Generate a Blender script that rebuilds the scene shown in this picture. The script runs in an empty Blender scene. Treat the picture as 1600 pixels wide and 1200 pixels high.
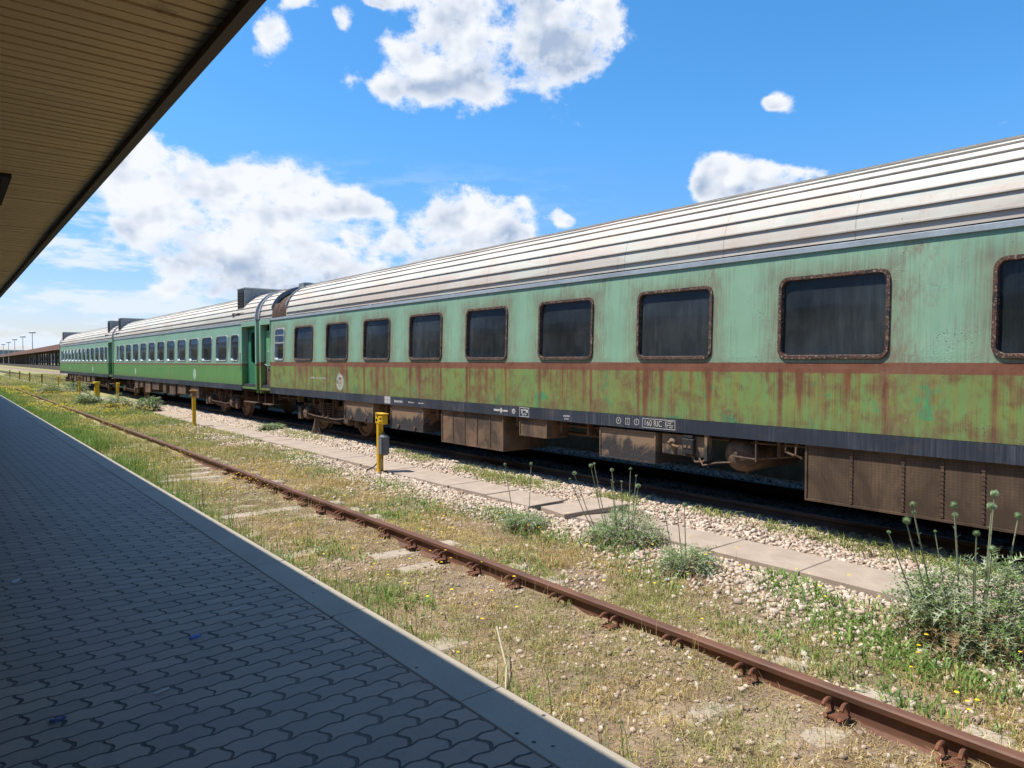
import bpy, bmesh, math, random
import numpy as np
from mathutils import Vector, Matrix
R = math.radians
random.seed(7); rng = np.random.default_rng(11)
scene = bpy.context.scene
COL = scene.collection
# World frame: tracks run along +Y, x = 0 under the camera, z = 0 at rail head.
CAM_Z = 1.86
TRAIN_X = 7.5            # near side wall of the train
GZ = -0.15               # ground level
PZ = 0.36                # platform level
# ---------------------------------------------------------------- camera
cam = bpy.data.cameras.new('camera'); camo = bpy.data.objects.new('camera', cam); COL.objects.link(camo)
cam.sensor_width = 36; cam.lens = 24.75; cam.clip_start = 0.05; cam.clip_end = 6000
camo.location = (0, 0, CAM_Z)
camo.rotation_euler = (R(90 - 1.82), 0, -math.atan(888/1100))
scene.camera = camo
# ---------------------------------------------------------------- sun + exposure
SUN_EL = R(65.45)
SUN_DIR = Vector((-0.78*math.cos(SUN_EL), 0.626*math.cos(SUN_EL), math.sin(SUN_EL)))
sl = bpy.data.lights.new('sun', 'SUN'); sl.energy = 4.6; sl.angle = R(0.53); sl.color = (1.0, 0.955, 0.88)
so = bpy.data.objects.new('sun', sl); COL.objects.link(so)
so.rotation_euler = SUN_DIR.to_track_quat('Z', 'Y').to_euler(); so.location = (-20, 20, 40)
scene.view_settings.view_transform = 'Standard'; scene.view_settings.look = 'None'
scene.view_settings.exposure = 0.62; scene.view_settings.gamma = 1
# ---------------------------------------------------------------- node helper
class G:
    def __init__(s, tree): s.t = tree; tree.nodes.clear()
    def new(s, typ, **kw):
        n = s.t.nodes.new(typ)
        for k, v in kw.items(): setattr(n, k, v)
        return n
    def put(s, sock, v):
        if isinstance(v, bpy.types.NodeSocket): s.t.links.new(v, sock)
        elif v is not None:
            if sock.type == 'RGBA' and isinstance(v, (tuple, list)) and len(v) == 3: v = (*v, 1)
            sock.default_value = v
    def m(s, op, a, b=0.0, c=None, clamp=False):
        n = s.new('ShaderNodeMath', operation=op, use_clamp=clamp)
        s.put(n.inputs[0], a); s.put(n.inputs[1], b)
        if c is not None: s.put(n.inputs[2], c)
        return n.outputs[0]
    def vm(s, op, a, b=None):
        n = s.new('ShaderNodeVectorMath', operation=op); s.put(n.inputs[0], a)
        if b is not None: s.put(n.inputs[1], b)
        return n.outputs['Value'] if op in ('LENGTH', 'DISTANCE', 'DOT_PRODUCT') else n.outputs[0]
    def mix(s, f, a, b, mode='MIX'):
        n = s.new('ShaderNodeMix', data_type='RGBA', blend_type=mode); n.clamp_factor = True
        s.put(n.inputs[0], f); s.put(n.inputs[6], a); s.put(n.inputs[7], b); return n.outputs[2]
    def noise(s, vec, scale, detail=4, rough=0.55, dist=0.0, col=False):
        n = s.new('ShaderNodeTexNoise'); s.put(n.inputs['Vector'], vec)
        n.inputs['Scale'].default_value = scale; n.inputs['Detail'].default_value = detail
        n.inputs['Roughness'].default_value = rough; n.inputs['Distortion'].default_value = dist
        return n.outputs[1 if col else 0]
    def voro(s, vec, scale, feature='F1', out='Distance', rand=1.0, detail=0.0):
        n = s.new('ShaderNodeTexVoronoi', feature=feature); s.put(n.inputs['Vector'], vec)
        n.inputs['Scale'].default_value = scale; n.inputs['Randomness'].default_value = rand
        if detail: n.inputs['Detail'].default_value = detail; n.inputs['Roughness'].default_value = 0.55; n.normalize = True
        return n.outputs[out]
    def ramp(s, f, stops, interp='LINEAR'):
        n = s.new('ShaderNodeValToRGB'); s.put(n.inputs[0], f); cr = n.color_ramp; cr.interpolation = interp
        while len(cr.elements) < len(stops): cr.elements.new(0.5)
        for e, (p, c) in zip(cr.elements, stops):
            e.position = p; e.color = (c, c, c, 1) if isinstance(c, (int, float)) else (*c, 1)
        return n.outputs[0]
    def rng(s, v, a, b, c=0.0, d=1.0, smooth=False):
        n = s.new('ShaderNodeMapRange', clamp=True)
        if smooth: n.interpolation_type = 'SMOOTHSTEP'
        s.put(n.inputs[0], v)
        for i, x in enumerate((a, b, c, d)): s.put(n.inputs[i+1], x)
        return n.outputs[0]
    def scale(s, vec, sc): return s.vm('MULTIPLY', vec, sc)
    def coord(s, kind='Object'): return s.new('ShaderNodeTexCoord').outputs[kind]
    def sep(s, v):
        n = s.new('ShaderNodeSeparateXYZ'); s.put(n.inputs[0], v); return n.outputs
    def comb(s, x, y, z):
        n = s.new('ShaderNodeCombineXYZ'); s.put(n.inputs[0], x); s.put(n.inputs[1], y); s.put(n.inputs[2], z); return n.outputs[0]
    def attr(s, name, out='Fac'):
        n = s.new('ShaderNodeAttribute', attribute_name=name); return n.outputs[out]
    def bump(s, h, strength, dist, normal=None):
        n = s.new('ShaderNodeBump'); n.inputs['Strength'].default_value = strength; n.inputs['Distance'].default_value = dist
        s.put(n.inputs['Height'], h)
        if normal is not None: s.put(n.inputs['Normal'], normal)
        return n.outputs[0]
    def out(s, col, rough=0.6, metal=0.0, normal=None, spec=0.5, **kw):
        p = s.new('ShaderNodeBsdfPrincipled'); s.put(p.inputs['Base Color'], col); s.put(p.inputs['Roughness'], rough)
        s.put(p.inputs['Metallic'], metal); s.put(p.inputs['Specular IOR Level'], spec)
        if normal is not None: s.put(p.inputs['Normal'], normal)
        for k, v in kw.items(): s.put(p.inputs[k.replace('_', ' ')], v)
        o = s.new('ShaderNodeOutputMaterial'); s.t.links.new(p.outputs[0], o.inputs[0]); return p
def material(name):
    m = bpy.data.materials.new(name); m.use_nodes = True; return m, G(m.node_tree)
# ---------------------------------------------------------------- world: Nishita sky with cumulus
w = bpy.data.worlds.new('World'); scene.world = w; w.use_nodes = True
g = G(w.node_tree)
sky = g.new('ShaderNodeTexSky', sky_type='NISHITA'); sky.sun_disc = False; sky.sun_elevation = SUN_EL
sky.sun_rotation = math.atan2(-0.78, 0.626); sky.altitude = 300; sky.air_density = 1.0; sky.dust_density = 0.6; sky.ozone_density = 3.0
d = g.vm('NORMALIZE', g.coord('Generated')); X, Y, Z = g.sep(d)[:3]
az = g.m('ARCTAN2', X, Y); el = g.m('ARCSINE', Z)
P = g.comb(az, g.m('MULTIPLY', el, 1.25), 0.37)
warp = g.noise(P, 7.0, 3, 0.5, col=True)
Pw = g.vm('ADD', P, g.vm('MULTIPLY', g.vm('SUBTRACT', warp, (0.5, 0.5, 0.5)), (0.10, 0.06, 0)))
Wz = g.sep(Pw); az2 = Wz[0]; el2 = g.m('DIVIDE', Wz[1], 1.25)
CLOUDS = [(0.5366,0.3701,0.0632,0.0366),(0.6165,0.4054,0.0935,0.0558),(0.7060,0.4185,0.0937,0.0604),(0.7684,0.4339,0.0639,0.0520),(0.6702,0.4640,0.1333,0.0352),(0.3473,0.4144,0.0272,0.0238),(0.4353,0.4333,0.0236,0.0155),(0.3857,0.4475,0.0246,0.0096),(0.4936,0.4606,0.0294,0.0097),(1.0241,0.3237,0.0318,0.0135),(0.9515,0.2489,0.0384,0.0275),(1.0091,0.2343,0.0645,0.0256),(1.0606,0.2339,0.0310,0.0134),(0.2120,0.2389,0.0445,0.0362),(0.2783,0.2165,0.0840,0.0432),(0.3652,0.2193,0.0896,0.0324),(0.4659,0.2168,0.0534,0.0167),(0.1898,0.1773,0.0633,0.0460),(0.2775,0.1567,0.0994,0.0524),(0.3481,0.1359,0.0888,0.0401),(0.4056,0.1188,0.0503,0.0291),(0.3316,0.0934,0.1277,0.0185),(0.6206,0.2043,0.0674,0.0394),(0.6701,0.1917,0.0433,0.0363),(0.5801,0.1648,0.0715,0.0391),(0.5178,0.1462,0.0660,0.0330),(0.4653,0.1231,0.0432,0.0225),(0.7558,0.1885,0.0197,0.0147),(0.4570,0.1701,0.0103,0.0068),
          (-0.5,0.25,0.25,0.09),(-0.9,0.35,0.2,0.08),(-1.5,0.3,0.3,0.1),(2.2,0.3,0.3,0.1),(2.9,0.25,0.3,0.08),(1.5,0.12,0.12,0.03)]
S = None; B = None
for (a, e, sa, se) in CLOUDS:
    u = g.m('MULTIPLY_ADD', az2, 1/sa, -a/sa); v = g.m('MULTIPLY_ADD', el2, 1/se, -e/se)
    r2 = g.m('MULTIPLY_ADD', u, u, g.m('MULTIPLY', v, v))
    ex = g.m('EXPONENT', g.m('MULTIPLY', r2, -1.0))
    S = ex if S is None else g.m('ADD', S, ex)
    B = g.m('MULTIPLY', v, ex) if B is None else g.m('MULTIPLY_ADD', v, ex, B)
fbm = g.noise(P, 14.0, 9, 0.62)
Pb = g.vm('ADD', P, g.vm('MULTIPLY', g.vm('SUBTRACT', g.noise(P, 26.0, 3, 0.5, col=True), (0.5, 0.5, 0.5)), (0.03, 0.03, 0.0)))
bil = g.m('SUBTRACT', 1.0, g.voro(Pb, 24.0, 'F1', detail=2.0))          # cauliflower lobes
fa2 = g.noise(P, 15.0, 3, 0.5); fb2 = g.noise(g.vm('ADD', P, (-0.012, 0.018, 0.0)), 15.0, 3, 0.5)
puff = g.m('SUBTRACT', fa2, fb2)
lf = g.noise(P, 6.0, 4, 0.5)
Sc = g.m('MINIMUM', S, 0.90)
dens = g.m('ADD', g.m('SUBTRACT', Sc, 0.62), g.m('ADD', g.m('MULTIPLY', g.m('SUBTRACT', fbm, 0.5), 2.2), g.m('MULTIPLY', g.m('SUBTRACT', bil, 0.55), 0.9)))
mask = g.rng(dens, -0.06, 0.40, smooth=True)
# thin veil of far clouds low over the horizon
lown = g.noise(g.vm('MULTIPLY', P, (1.0, 3.2, 1.0)), 9.0, 7, 0.6)
low = g.m('MULTIPLY', g.rng(lown, 0.46, 0.62, smooth=True), g.m('MULTIPLY', g.rng(el, 0.28, 0.14), g.rng(az, 0.85, 0.4)))
low = g.m('MULTIPLY', low, 0.95)
bot = g.rng(g.m('DIVIDE', B, g.m('ADD', S, 0.25)), -0.55, 0.20, smooth=True)
core = g.m('MULTIPLY', g.rng(S, 0.45, 1.25, smooth=True), g.rng(dens, 0.05, 0.6, smooth=True))
shade = g.m('MULTIPLY', g.m('SUBTRACT', 1.0, bot), g.m('MULTIPLY', core, 0.70))
shade = g.m('ADD', shade, g.m('MULTIPLY', g.m('MULTIPLY', puff, 2.6), g.m('ADD', core, 0.12)))
shade = g.m('ADD', shade, g.m('MULTIPLY', g.rng(lf, 0.45, 0.62, smooth=True), g.m('MULTIPLY', core, 0.55)), clamp=True)
ccol = g.mix(shade, (5.8, 6.0, 6.35), (2.6, 3.25, 4.4))
hs = g.new('ShaderNodeHueSaturation'); hs.inputs['Saturation'].default_value = 1.32; hs.inputs['Value'].default_value = 1.36; hs.inputs['Hue'].default_value = 0.496
g.put(hs.inputs['Color'], sky.outputs[0])
skyc = g.mix(1.0, hs.outputs[0], g.ramp(el, [(0.0, (0.64, 0.57, 0.68)), (0.12, (0.68, 0.67, 0.80)), (0.30, (0.88, 0.93, 0.98)), (0.5, (1, 1, 1))]), 'MULTIPLY')
c1 = g.mix(low, skyc, (5.0, 5.6, 6.4))
c2 = g.mix(mask, c1, ccol)
bg = g.new('ShaderNodeBackground'); g.put(bg.inputs[0], c2); bg.inputs[1].default_value = 0.105
wo = g.new('ShaderNodeOutputWorld'); g.t.links.new(bg.outputs[0], wo.inputs[0])
w.cycles.sampling_method = 'MANUAL'; w.cycles.sample_map_resolution = 512
scene.cycles.max_bounces = 7; scene.cycles.diffuse_bounces = 4; scene.cycles.glossy_bounces = 3
scene.cycles.transparent_max_bounces = 12; scene.cycles.transmission_bounces = 4
scene.cycles.caustics_reflective = False; scene.cycles.caustics_refractive = False
# ---------------------------------------------------------------- materials
def simple(name, c1, c2, sc=6, rough=0.7, metal=0.0, bump=0.3, bd=0.004, detail=5, lo=0.35, hi=0.65, stretch=(1, 1, 1), spec=0.4):
    m, g = material(name); co = g.coord()
    n = g.noise(g.scale(co, stretch), sc, detail, 0.62)
    col = g.mix(g.rng(n, lo, hi), c1, c2)
    fine = g.noise(co, sc*9, 4, 0.6)
    col = g.mix(g.rng(fine, 0.3, 0.8, 0, 0.3), col, tuple(x*0.55 for x in c2))
    g.out(col, rough, metal, g.bump(g.m('ADD', n, g.m('MULTIPLY', fine, 0.4)), bump, bd) if bump else None, spec)
    return m
MINT = (0.235, 0.395, 0.262); RUST = (0.145, 0.047, 0.02)
def car_paint(name, old):
    m, g = material(name); co = g.coord(); x, y, z = g.sep(co)[:3]
    big = g.noise(co, 0.9, 5, 0.6); med = g.noise(co, 4.5, 6, 0.65); fin = g.noise(co, 38, 4, 0.6)
    streak = g.noise(g.scale(co, (1, 9, 0.55)), 1.6, 6, 0.62)
    fstr = g.noise(g.scale(co, (1, 34, 1.1)), 1.4, 5, 0.65)
    rust_in = g.attr('rust')
    mint = g.mix(g.rng(big, 0.36, 0.66), MINT, (0.265, 0.43, 0.285) if old else (0.25, 0.42, 0.31))
    mint = g.mix(g.rng(med, 0.5, 0.72, 0, 0.55), mint, (0.29, 0.43, 0.32))
    mint = g.mix(g.rng(streak, 0.5, 0.75, 0, 0.45), mint, (0.155, 0.315, 0.22))
    if old:
        low = g.mix(g.rng(streak, 0.38, 0.62), (0.175, 0.295, 0.10), (0.235, 0.255, 0.07))
        low = g.mix(g.rng(med, 0.46, 0.64, 0, 0.8), low, (0.20, 0.155, 0.07))
        low = g.mix(g.rng(g.noise(co, 2.6, 5, 0.6, 0.6), 0.60, 0.66, 0, 0.85), low, (0.05, 0.30, 0.13))
        low = g.mix(g.rng(g.m('ADD', g.m('MULTIPLY', fstr, 0.55), g.m('MULTIPLY', med, 0.45)), 0.50, 0.62, 0, 0.65), low, (0.175, 0.092, 0.042))
    else:
        low = g.mix(g.rng(streak, 0.4, 0.68), (0.10, 0.27, 0.085), (0.17, 0.30, 0.095))
        low = g.mix(g.rng(med, 0.58, 0.76, 0, 0.7), low, (0.22, 0.2, 0.06))
    band = g.mix(g.rng(med, 0.35, 0.7), (0.25, 0.112, 0.07), (0.19, 0.075, 0.043))
    zn = g.m('ADD', z, g.m('MULTIPLY', g.m('SUBTRACT', fin, 0.5), 0.012))
    col = g.mix(g.m('GREATER_THAN', zn, 1.85 if old else 1.79), g.mix(g.m('GREATER_THAN', zn, 1.735 if old else 1.73), low, band), mint)
    # rust: stains below the windows and blotches in the upper paint
    rs = g.m('ADD', rust_in, g.m('MULTIPLY', g.m('SUBTRACT', g.m('ADD', g.m('MULTIPLY', fstr, 0.65), g.m('MULTIPLY', med, 0.35)), 0.5), 1.7))
    col = g.mix(g.rng(rs, 0.16, 0.95, 0, 0.95), col, g.mix(g.rng(med, 0.35, 0.65), (0.20, 0.068, 0.026), (0.13, 0.043, 0.02)))
    blot = g.m('MULTIPLY', g.rng(g.noise(g.scale(co, (1, 1.5, 0.8)), 1.05, 4, 0.6), 0.52 if old else 0.6, 0.70), g.rng(g.noise(g.scale(co, (1, 2.2, 1)), 9, 6, 0.7), 0.44, 0.60))
    col = g.mix(g.m('MULTIPLY', blot, 0.75 if old else 0.5), col, g.mix(fin, (0.25, 0.15, 0.09), (0.19, 0.115, 0.07)))
    # flaked chips (white primer, dark holes), clustered
    v1 = g.voro(g.scale(co, (1, 1, 1)), 26, 'F1'); clus = g.rng(g.noise(co, 2.2, 3, 0.6), 0.55, 0.68)
    nearb = g.rng(g.m('ABSOLUTE', g.m('SUBTRACT', z, 1.90)), 0.14, 0.02)
    clus2 = g.m('MAXIMUM', clus, g.m('MULTIPLY', nearb, g.rng(g.noise(co, 1.3, 3, 0.6), 0.47, 0.6)))
    chip = g.m('MULTIPLY', g.rng(g.m('ADD', v1, g.m('MULTIPLY', fin, 0.25)), 0.34, 0.26), clus2)
    pc = g.noise(co, 55, 1, 0.5)
    chipc = g.mix(g.rng(pc, 0.50, 0.56), (0.07, 0.045, 0.03), g.mix(g.rng(pc, 0.6, 0.64), (0.09, 0.24, 0.13), (0.55, 0.50, 0.42)))
    col = g.mix(g.m('MULTIPLY', chip, 0.9 if old else 0.5), col, chipc)
    wht = g.rng(g.noise(g.scale(co, (1, 1.7, 0.7)), 5.3, 5, 0.7), 0.715, 0.73)
    col = g.mix(g.m('MULTIPLY', wht, 0.8 if old else 0.3), col, (0.5, 0.45, 0.38))
    dirt = g.m('MULTIPLY', g.rng(z, 1.35, 1.10), g.rng(streak, 0.4, 0.6, 0.1, 0.55))
    col = g.mix(dirt, col, (0.12, 0.10, 0.06))
    # plates of sheet metal: vertical weld lines faintly visible
    flk = g.m('MULTIPLY', g.rng(g.noise(co, 60, 4, 0.7), 0.35, 0.7), g.m('ADD', clus2, 0.10))
    h = g.m('ADD', g.m('MULTIPLY', g.noise(g.scale(co, (1, 1.0, 0.7)), 2.2, 2, 0.5), 0.9), g.m('ADD', g.m('MULTIPLY', flk, 0.10), g.m('MULTIPLY', g.m('ADD', fin, chip), 0.035)))
    g.out(col, g.rng(rs, 0.3, 0.8, 0.42, 0.8), 0, g.bump(h, 0.8, 0.02), 0.45)
    return m
M = {}
M['paint_old'] = car_paint('weathered_green_paint', True)
M['paint_new'] = car_paint('green_paint', False)
def roof_mat(name, pink, grime):
    m, g = material(name); co = g.coord(); x, y, z = g.sep(co)[:3]
    n = g.noise(g.scale(co, (1, 0.55, 1)), 1.5, 6, 0.65); n2 = g.noise(co, 5, 6, 0.7)
    col = g.mix(g.rng(n, 0.4, 0.62), (0.585, 0.575, 0.50), pink)
    cell = g.voro(g.scale(co, (3.7, 0.55, 3.7)), 1.0, 'F1', 'Color'); cs = g.sep(cell)
    col = g.mix(g.rng(cs[0], 0.5, 0.9, 0, 0.7), col, (0.53, 0.44, 0.37))
    col = g.mix(g.rng(cs[1], 0.6, 0.95, 0, 0.7), col, (0.48, 0.51, 0.45))
    seam = g.rng(g.m('ABSOLUTE', g.m('SUBTRACT', g.m('FRACT', g.m('DIVIDE', y, 1.62)), 0.5)), 0.494, 0.498)
    col = g.mix(g.m('MULTIPLY', seam, 0.6), col, (0.30, 0.25, 0.2))
    col = g.mix(g.rng(n2, 0.60, 0.72, 0, grime), col, (0.33, 0.21, 0.14))
    col = g.mix(g.rng(g.noise(g.scale(co, (1, 6, 1)), 1.7, 5, 0.6), 0.6, 0.75, 0, grime*0.8), col, (0.35, 0.24, 0.17))
    fl = g.rng(g.voro(co, 9, 'F1'), 0.10, 0.05)
    col = g.mix(g.m('MULTIPLY', fl, g.rng(n2, 0.52, 0.6)), col, (0.17, 0.1, 0.06))
    g.out(col, 0.75, 0, g.bump(g.m('ADD', n2, g.m('MULTIPLY', seam, -1)), 0.3, 0.006), 0.2); return m
M['roof_old'] = roof_mat('weathered_white_roof', (0.58, 0.48, 0.40), 0.4)
M['roof_new'] = roof_mat('rust_marked_white_roof', (0.56, 0.50, 0.43), 0.7)
M['rib'] = simple('roof_rib', (0.52, 0.49, 0.43), (0.38, 0.33, 0.28), 4, 0.7)
M['gutter'] = simple('gutter_paint', (0.40, 0.45, 0.49), (0.30, 0.34, 0.37), 3, 0.5)
M['skirt'] = None
m, g = material('dark_blue_skirt'); co = g.coord()
st = g.noise(g.scale(co, (1, 26, 0.5)), 1.5, 5, 0.7); b = g.noise(co, 1.1, 3)
col = g.mix(g.rng(st, 0.42, 0.66), (0.018, 0.024, 0.038), g.mix(g.rng(b, 0.42, 0.62), (0.026, 0.032, 0.046), (0.085, 0.095, 0.115)))
col = g.mix(g.rng(g.noise(co, 2.3, 5, 0.7), 0.56, 0.7, 0, 0.6), col, (0.09, 0.06, 0.045))
g.out(col, 0.6, 0, g.bump(st, 0.3, 0.004)); M['skirt'] = m
M['rust'] = simple('flaking_rust', (0.075, 0.030, 0.017), (0.20, 0.075, 0.035), 14, 0.85, bump=0.9, bd=0.006, detail=7)
m, g = material('rusty_window_frame'); co = g.coord()
n = g.noise(co, 13, 7, 0.7); n2 = g.noise(co, 42, 4, 0.6)
col = g.mix(g.rng(n, 0.40, 0.60), (0.026, 0.016, 0.013), (0.105, 0.046, 0.028))
col = g.mix(g.rng(n2, 0.56, 0.62), col, (0.26, 0.19, 0.13))
g.out(col, 0.8, 0, g.bump(g.m('ADD', n, n2), 1.0, 0.008)); M['rust_frame'] = m
M['alu'] = simple('pale_aluminium', (0.52, 0.56, 0.55), (0.34, 0.36, 0.35), 7, 0.45, 0.1)
def glass(name, streaks, tint):
    m, g = material(name); co = g.coord()
    lw = g.new('ShaderNodeFresnel'); lw.inputs[0].default_value = 1.52
    tr = g.new('ShaderNodeBsdfTransparent'); tr.inputs[0].default_value = (*tint, 1)
    gl = g.new('ShaderNodeBsdfGlossy'); gl.inputs[0].default_value = (0.8, 0.9, 1, 1)
    g.put(gl.inputs['Roughness'], 0.04)
    nb = g.bump(g.noise(co, 1.3, 2), 0.35, 0.01); g.put(gl.inputs['Normal'], nb)
    mx = g.new('ShaderNodeMixShader'); g.put(mx.inputs[0], g.m('MULTIPLY', lw.outputs[0], 2.5, clamp=True)); g.t.links.new(tr.outputs[0], mx.inputs[1]); g.t.links.new(gl.outputs[0], mx.inputs[2])
    df = g.new('ShaderNodeBsdfDiffuse')
    n = g.noise(g.scale(co, (1, 7, 0.9)), 1.9, 6, 0.7); n3 = g.noise(co, 3.1, 5, 0.7)
    df.inputs[0].default_value = (0.23, 0.27, 0.29, 1)  # dirt film tinted pale blue to stand in for reflections
    fac = g.m('MULTIPLY', g.rng(n, 0.30, 0.80, 0.3, 1.0), g.rng(g.noise(co, 0.9, 4, 0.6), 0.35, 0.65, 0.15, 1.0))
    fac = g.m('ADD', g.m('MULTIPLY', fac, streaks), 0.035)
    m2 = g.new('ShaderNodeMixShader'); g.put(m2.inputs[0], fac); g.t.links.new(mx.outputs[0], m2.inputs[1]); g.t.links.new(df.outputs[0], m2.inputs[2])
    o = g.new('ShaderNodeOutputMaterial'); g.t.links.new(m2.outputs[0], o.inputs[0]); return m
M['glass'] = glass('dirty_reflect_tinted_glass', 0.26, (0.50, 0.58, 0.60))
M['glass2'] = glass('window_glass', 0.2, (0.42, 0.52, 0.55))
M['dark'] = simple('dark_interior', (0.022, 0.024, 0.026), (0.05, 0.05, 0.048), 3, 0.9, bump=0)
M['interior'] = simple('interior_panel', (0.13, 0.165, 0.20), (0.08, 0.10, 0.12), 2, 0.8, bump=0)
M['curtain'] = simple('faded_curtain', (0.60, 0.53, 0.30), (0.40, 0.38, 0.28), 3, 0.95, stretch=(1, 9, 0.3), bump=0.5, bd=0.02)
M['rubber'] = simple('black_rubber', (0.018, 0.018, 0.018), (0.035, 0.032, 0.03), 5, 0.85)
m, g = material('dusty_underframe_sheet'); co = g.coord(); z = g.sep(co)[2]
n = g.noise(co, 1.9, 6, 0.65, 0.4); f = g.noise(co, 26, 4, 0.6)
col = g.mix(g.rng(n, 0.40, 0.56), (0.20, 0.125, 0.075), (0.062, 0.047, 0.038))
col = g.mix(g.rng(f, 0.35, 0.8, 0, 0.5), col, (0.15, 0.085, 0.045))
col = g.mix(g.rng(g.noise(co, 5, 5, 0.7), 0.6, 0.7, 0, 0.7), col, (0.16, 0.06, 0.028))
g.out(col, 0.8, 0, g.bump(g.m('ADD', n, f), 0.4, 0.008), 0.3); M['box'] = m
m, g = material('dark_box_panel'); co = g.coord(); z = g.sep(co)[2]
n = g.noise(co, 2.6, 6, 0.7, 0.5); f = g.noise(co, 30, 4, 0.6)
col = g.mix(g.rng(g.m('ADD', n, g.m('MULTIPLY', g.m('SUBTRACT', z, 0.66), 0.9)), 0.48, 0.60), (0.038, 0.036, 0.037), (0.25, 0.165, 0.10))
col = g.mix(g.rng(f, 0.5, 0.8, 0, 0.6), col, (0.17, 0.11, 0.07))
g.out(col, 0.7, 0, g.bump(f, 0.3, 0.004), 0.3); M['box_dark'] = m
m, g = material('perforated_brown_panel'); co = g.coord(); x, y, z = g.sep(co)[:3]
hx = g.voro(g.comb(g.m('MULTIPLY', y, 26), g.m('MULTIPLY', z, 34), 0), 1.0, 'F1', rand=0.12)
n = g.noise(g.scale(co, (1, 1.2, 0.6)), 1.6, 6, 0.65, 0.9)
col = g.mix(g.rng(n, 0.38, 0.62), (0.062, 0.040, 0.025), (0.15, 0.098, 0.058))
col = g.mix(g.rng(hx, 0.30, 0.42, 0, 0.38), col, (0.05, 0.033, 0.022))
g.out(col, 0.75, 0, g.bump(hx, -0.9, 0.01), 0.3); M['mesh_panel'] = m
M['bogie'] = simple('brown_bogie_steel', (0.050, 0.034, 0.025), (0.15, 0.085, 0.05), 8, 0.85, bump=0.6)
M['wheel'] = simple('rusty_wheel_tread', (0.17, 0.085, 0.045), (0.30, 0.19, 0.12), 7, 0.65)
M['white'] = simple('stencil_white', (0.62, 0.60, 0.56), (0.42, 0.40, 0.37), 18, 0.7, bump=0)
M['rail'] = simple('rusty_rail_steel', (0.175, 0.078, 0.045), (0.105, 0.05, 0.033), 5, 0.6, stretch=(1, 0.4, 1), bump=0.4)
M['rail_dark'] = simple('dusty_rail_steel', (0.16, 0.085, 0.055), (0.10, 0.06, 0.042), 5, 0.75, stretch=(1, 0.4, 1), bump=0.4)
M['sleeper'] = simple('weathered_concrete', (0.42, 0.35, 0.26), (0.30, 0.24, 0.175), 9, 0.9, bump=0.6)
M['slab'] = simple('sandy_concrete_slab', (0.40, 0.315, 0.245), (0.32, 0.25, 0.19), 3.5, 0.9, bump=0.35)
M['trough'] = simple('grey_duct_concrete', (0.36, 0.34, 0.31), (0.25, 0.23, 0.20), 5, 0.9)
M['green_leaf'] = simple('door_green_paint', (0.17, 0.42, 0.20), (0.13, 0.33, 0.16), 3, 0.5)
M['door_dark'] = simple('dark_green_door_paint', (0.045, 0.23, 0.115), (0.035, 0.16, 0.085), 4, 0.5)
M['grey_metal'] = simple('grey_sheet_metal', (0.30, 0.33, 0.34), (0.18, 0.19, 0.19), 5, 0.5)
M['dark_rust_roof'] = simple('rusted_roof_recess', (0.30, 0.21, 0.16), (0.13, 0.075, 0.05), 5, 0.8)
m, g = material('yellow_post_paint'); co = g.coord(); n = g.noise(co, 9, 6, 0.7)
col = g.mix(g.rng(n, 0.35, 0.6), (0.74, 0.46, 0.012), (0.60, 0.34, 0.012)); col = g.mix(g.rng(n, 0.64, 0.70), col, (0.12, 0.06, 0.02))
g.out(col, 0.5, 0, g.bump(n, 0.3, 0.003)); M['yellow'] = m
M['yellow_rust'] = simple('rusted_yellow_paint', (0.42, 0.25, 0.02), (0.20, 0.08, 0.025), 12, 0.7)
M['red_box'] = simple('faded_reddish_paint', (0.30, 0.15, 0.08), (0.2, 0.09, 0.05), 10, 0.7)
M['junction'] = simple('grey_junction_box', (0.17, 0.18, 0.19), (0.12, 0.125, 0.13), 8, 0.5, bump=0.1)
M['cable'] = simple('black_cable', (0.02, 0.02, 0.02), (0.04, 0.035, 0.03), 8, 0.6, bump=0)
M['fascia'] = simple('brown_fascia', (0.040, 0.021, 0.014), (0.06, 0.034, 0.024), 4, 0.5, bump=0)
m, g = material('soffit_slat_paint'); co = g.coord(); y = g.sep(co)[1]
n = g.noise(co, 0.7, 4); n2 = g.noise(g.scale(co, (0.6, 12.05, 1)), 1.0, 2, 0.5)
col = g.mix(g.rng(n, 0.35, 0.65), (0.82, 0.61, 0.31), (0.74, 0.54, 0.27)); col = g.mix(g.rng(n2, 0.45, 0.7, 0, 0.35), col, (0.58, 0.41, 0.22))
col = g.mix(g.rng(g.noise(co, 3.3, 6, 0.7), 0.64, 0.72, 0, 0.5), col, (0.22, 0.11, 0.05))
g.out(col, 0.45, 0, None, 0.4); M['soffit'] = m
M['canopy_rust'] = simple('rusty_brown_canopy', (0.115, 0.05, 0.032), (0.17, 0.08, 0.05), 0.8, 0.8, bump=0)
M['column'] = simple('dark_brown_column', (0.06, 0.04, 0.035), (0.09, 0.06, 0.05), 1, 0.8, bump=0)
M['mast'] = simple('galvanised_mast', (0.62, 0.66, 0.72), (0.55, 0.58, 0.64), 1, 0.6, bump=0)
def tint_mat(name, rough=0.7, trans=0.0, spec=0.3):
    m, g = material(name); c = g.attr('tint', 'Color')
    if trans:
        p = g.out(c, rough, 0, None, spec)
        t = g.new('ShaderNodeBsdfTranslucent'); g.put(t.inputs[0], c)
        mx = g.new('ShaderNodeMixShader'); mx.inputs[0].default_value = trans
        g.t.links.new(p.outputs[0], mx.inputs[1]); g.t.links.new(t.outputs[0], mx.inputs[2])
        g.t.links.new(mx.outputs[0], [n for n in g.t.nodes if n.type == 'OUTPUT_MATERIAL'][0].inputs[0])
    else: g.out(c, rough, 0, None, spec)
    return m
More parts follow.
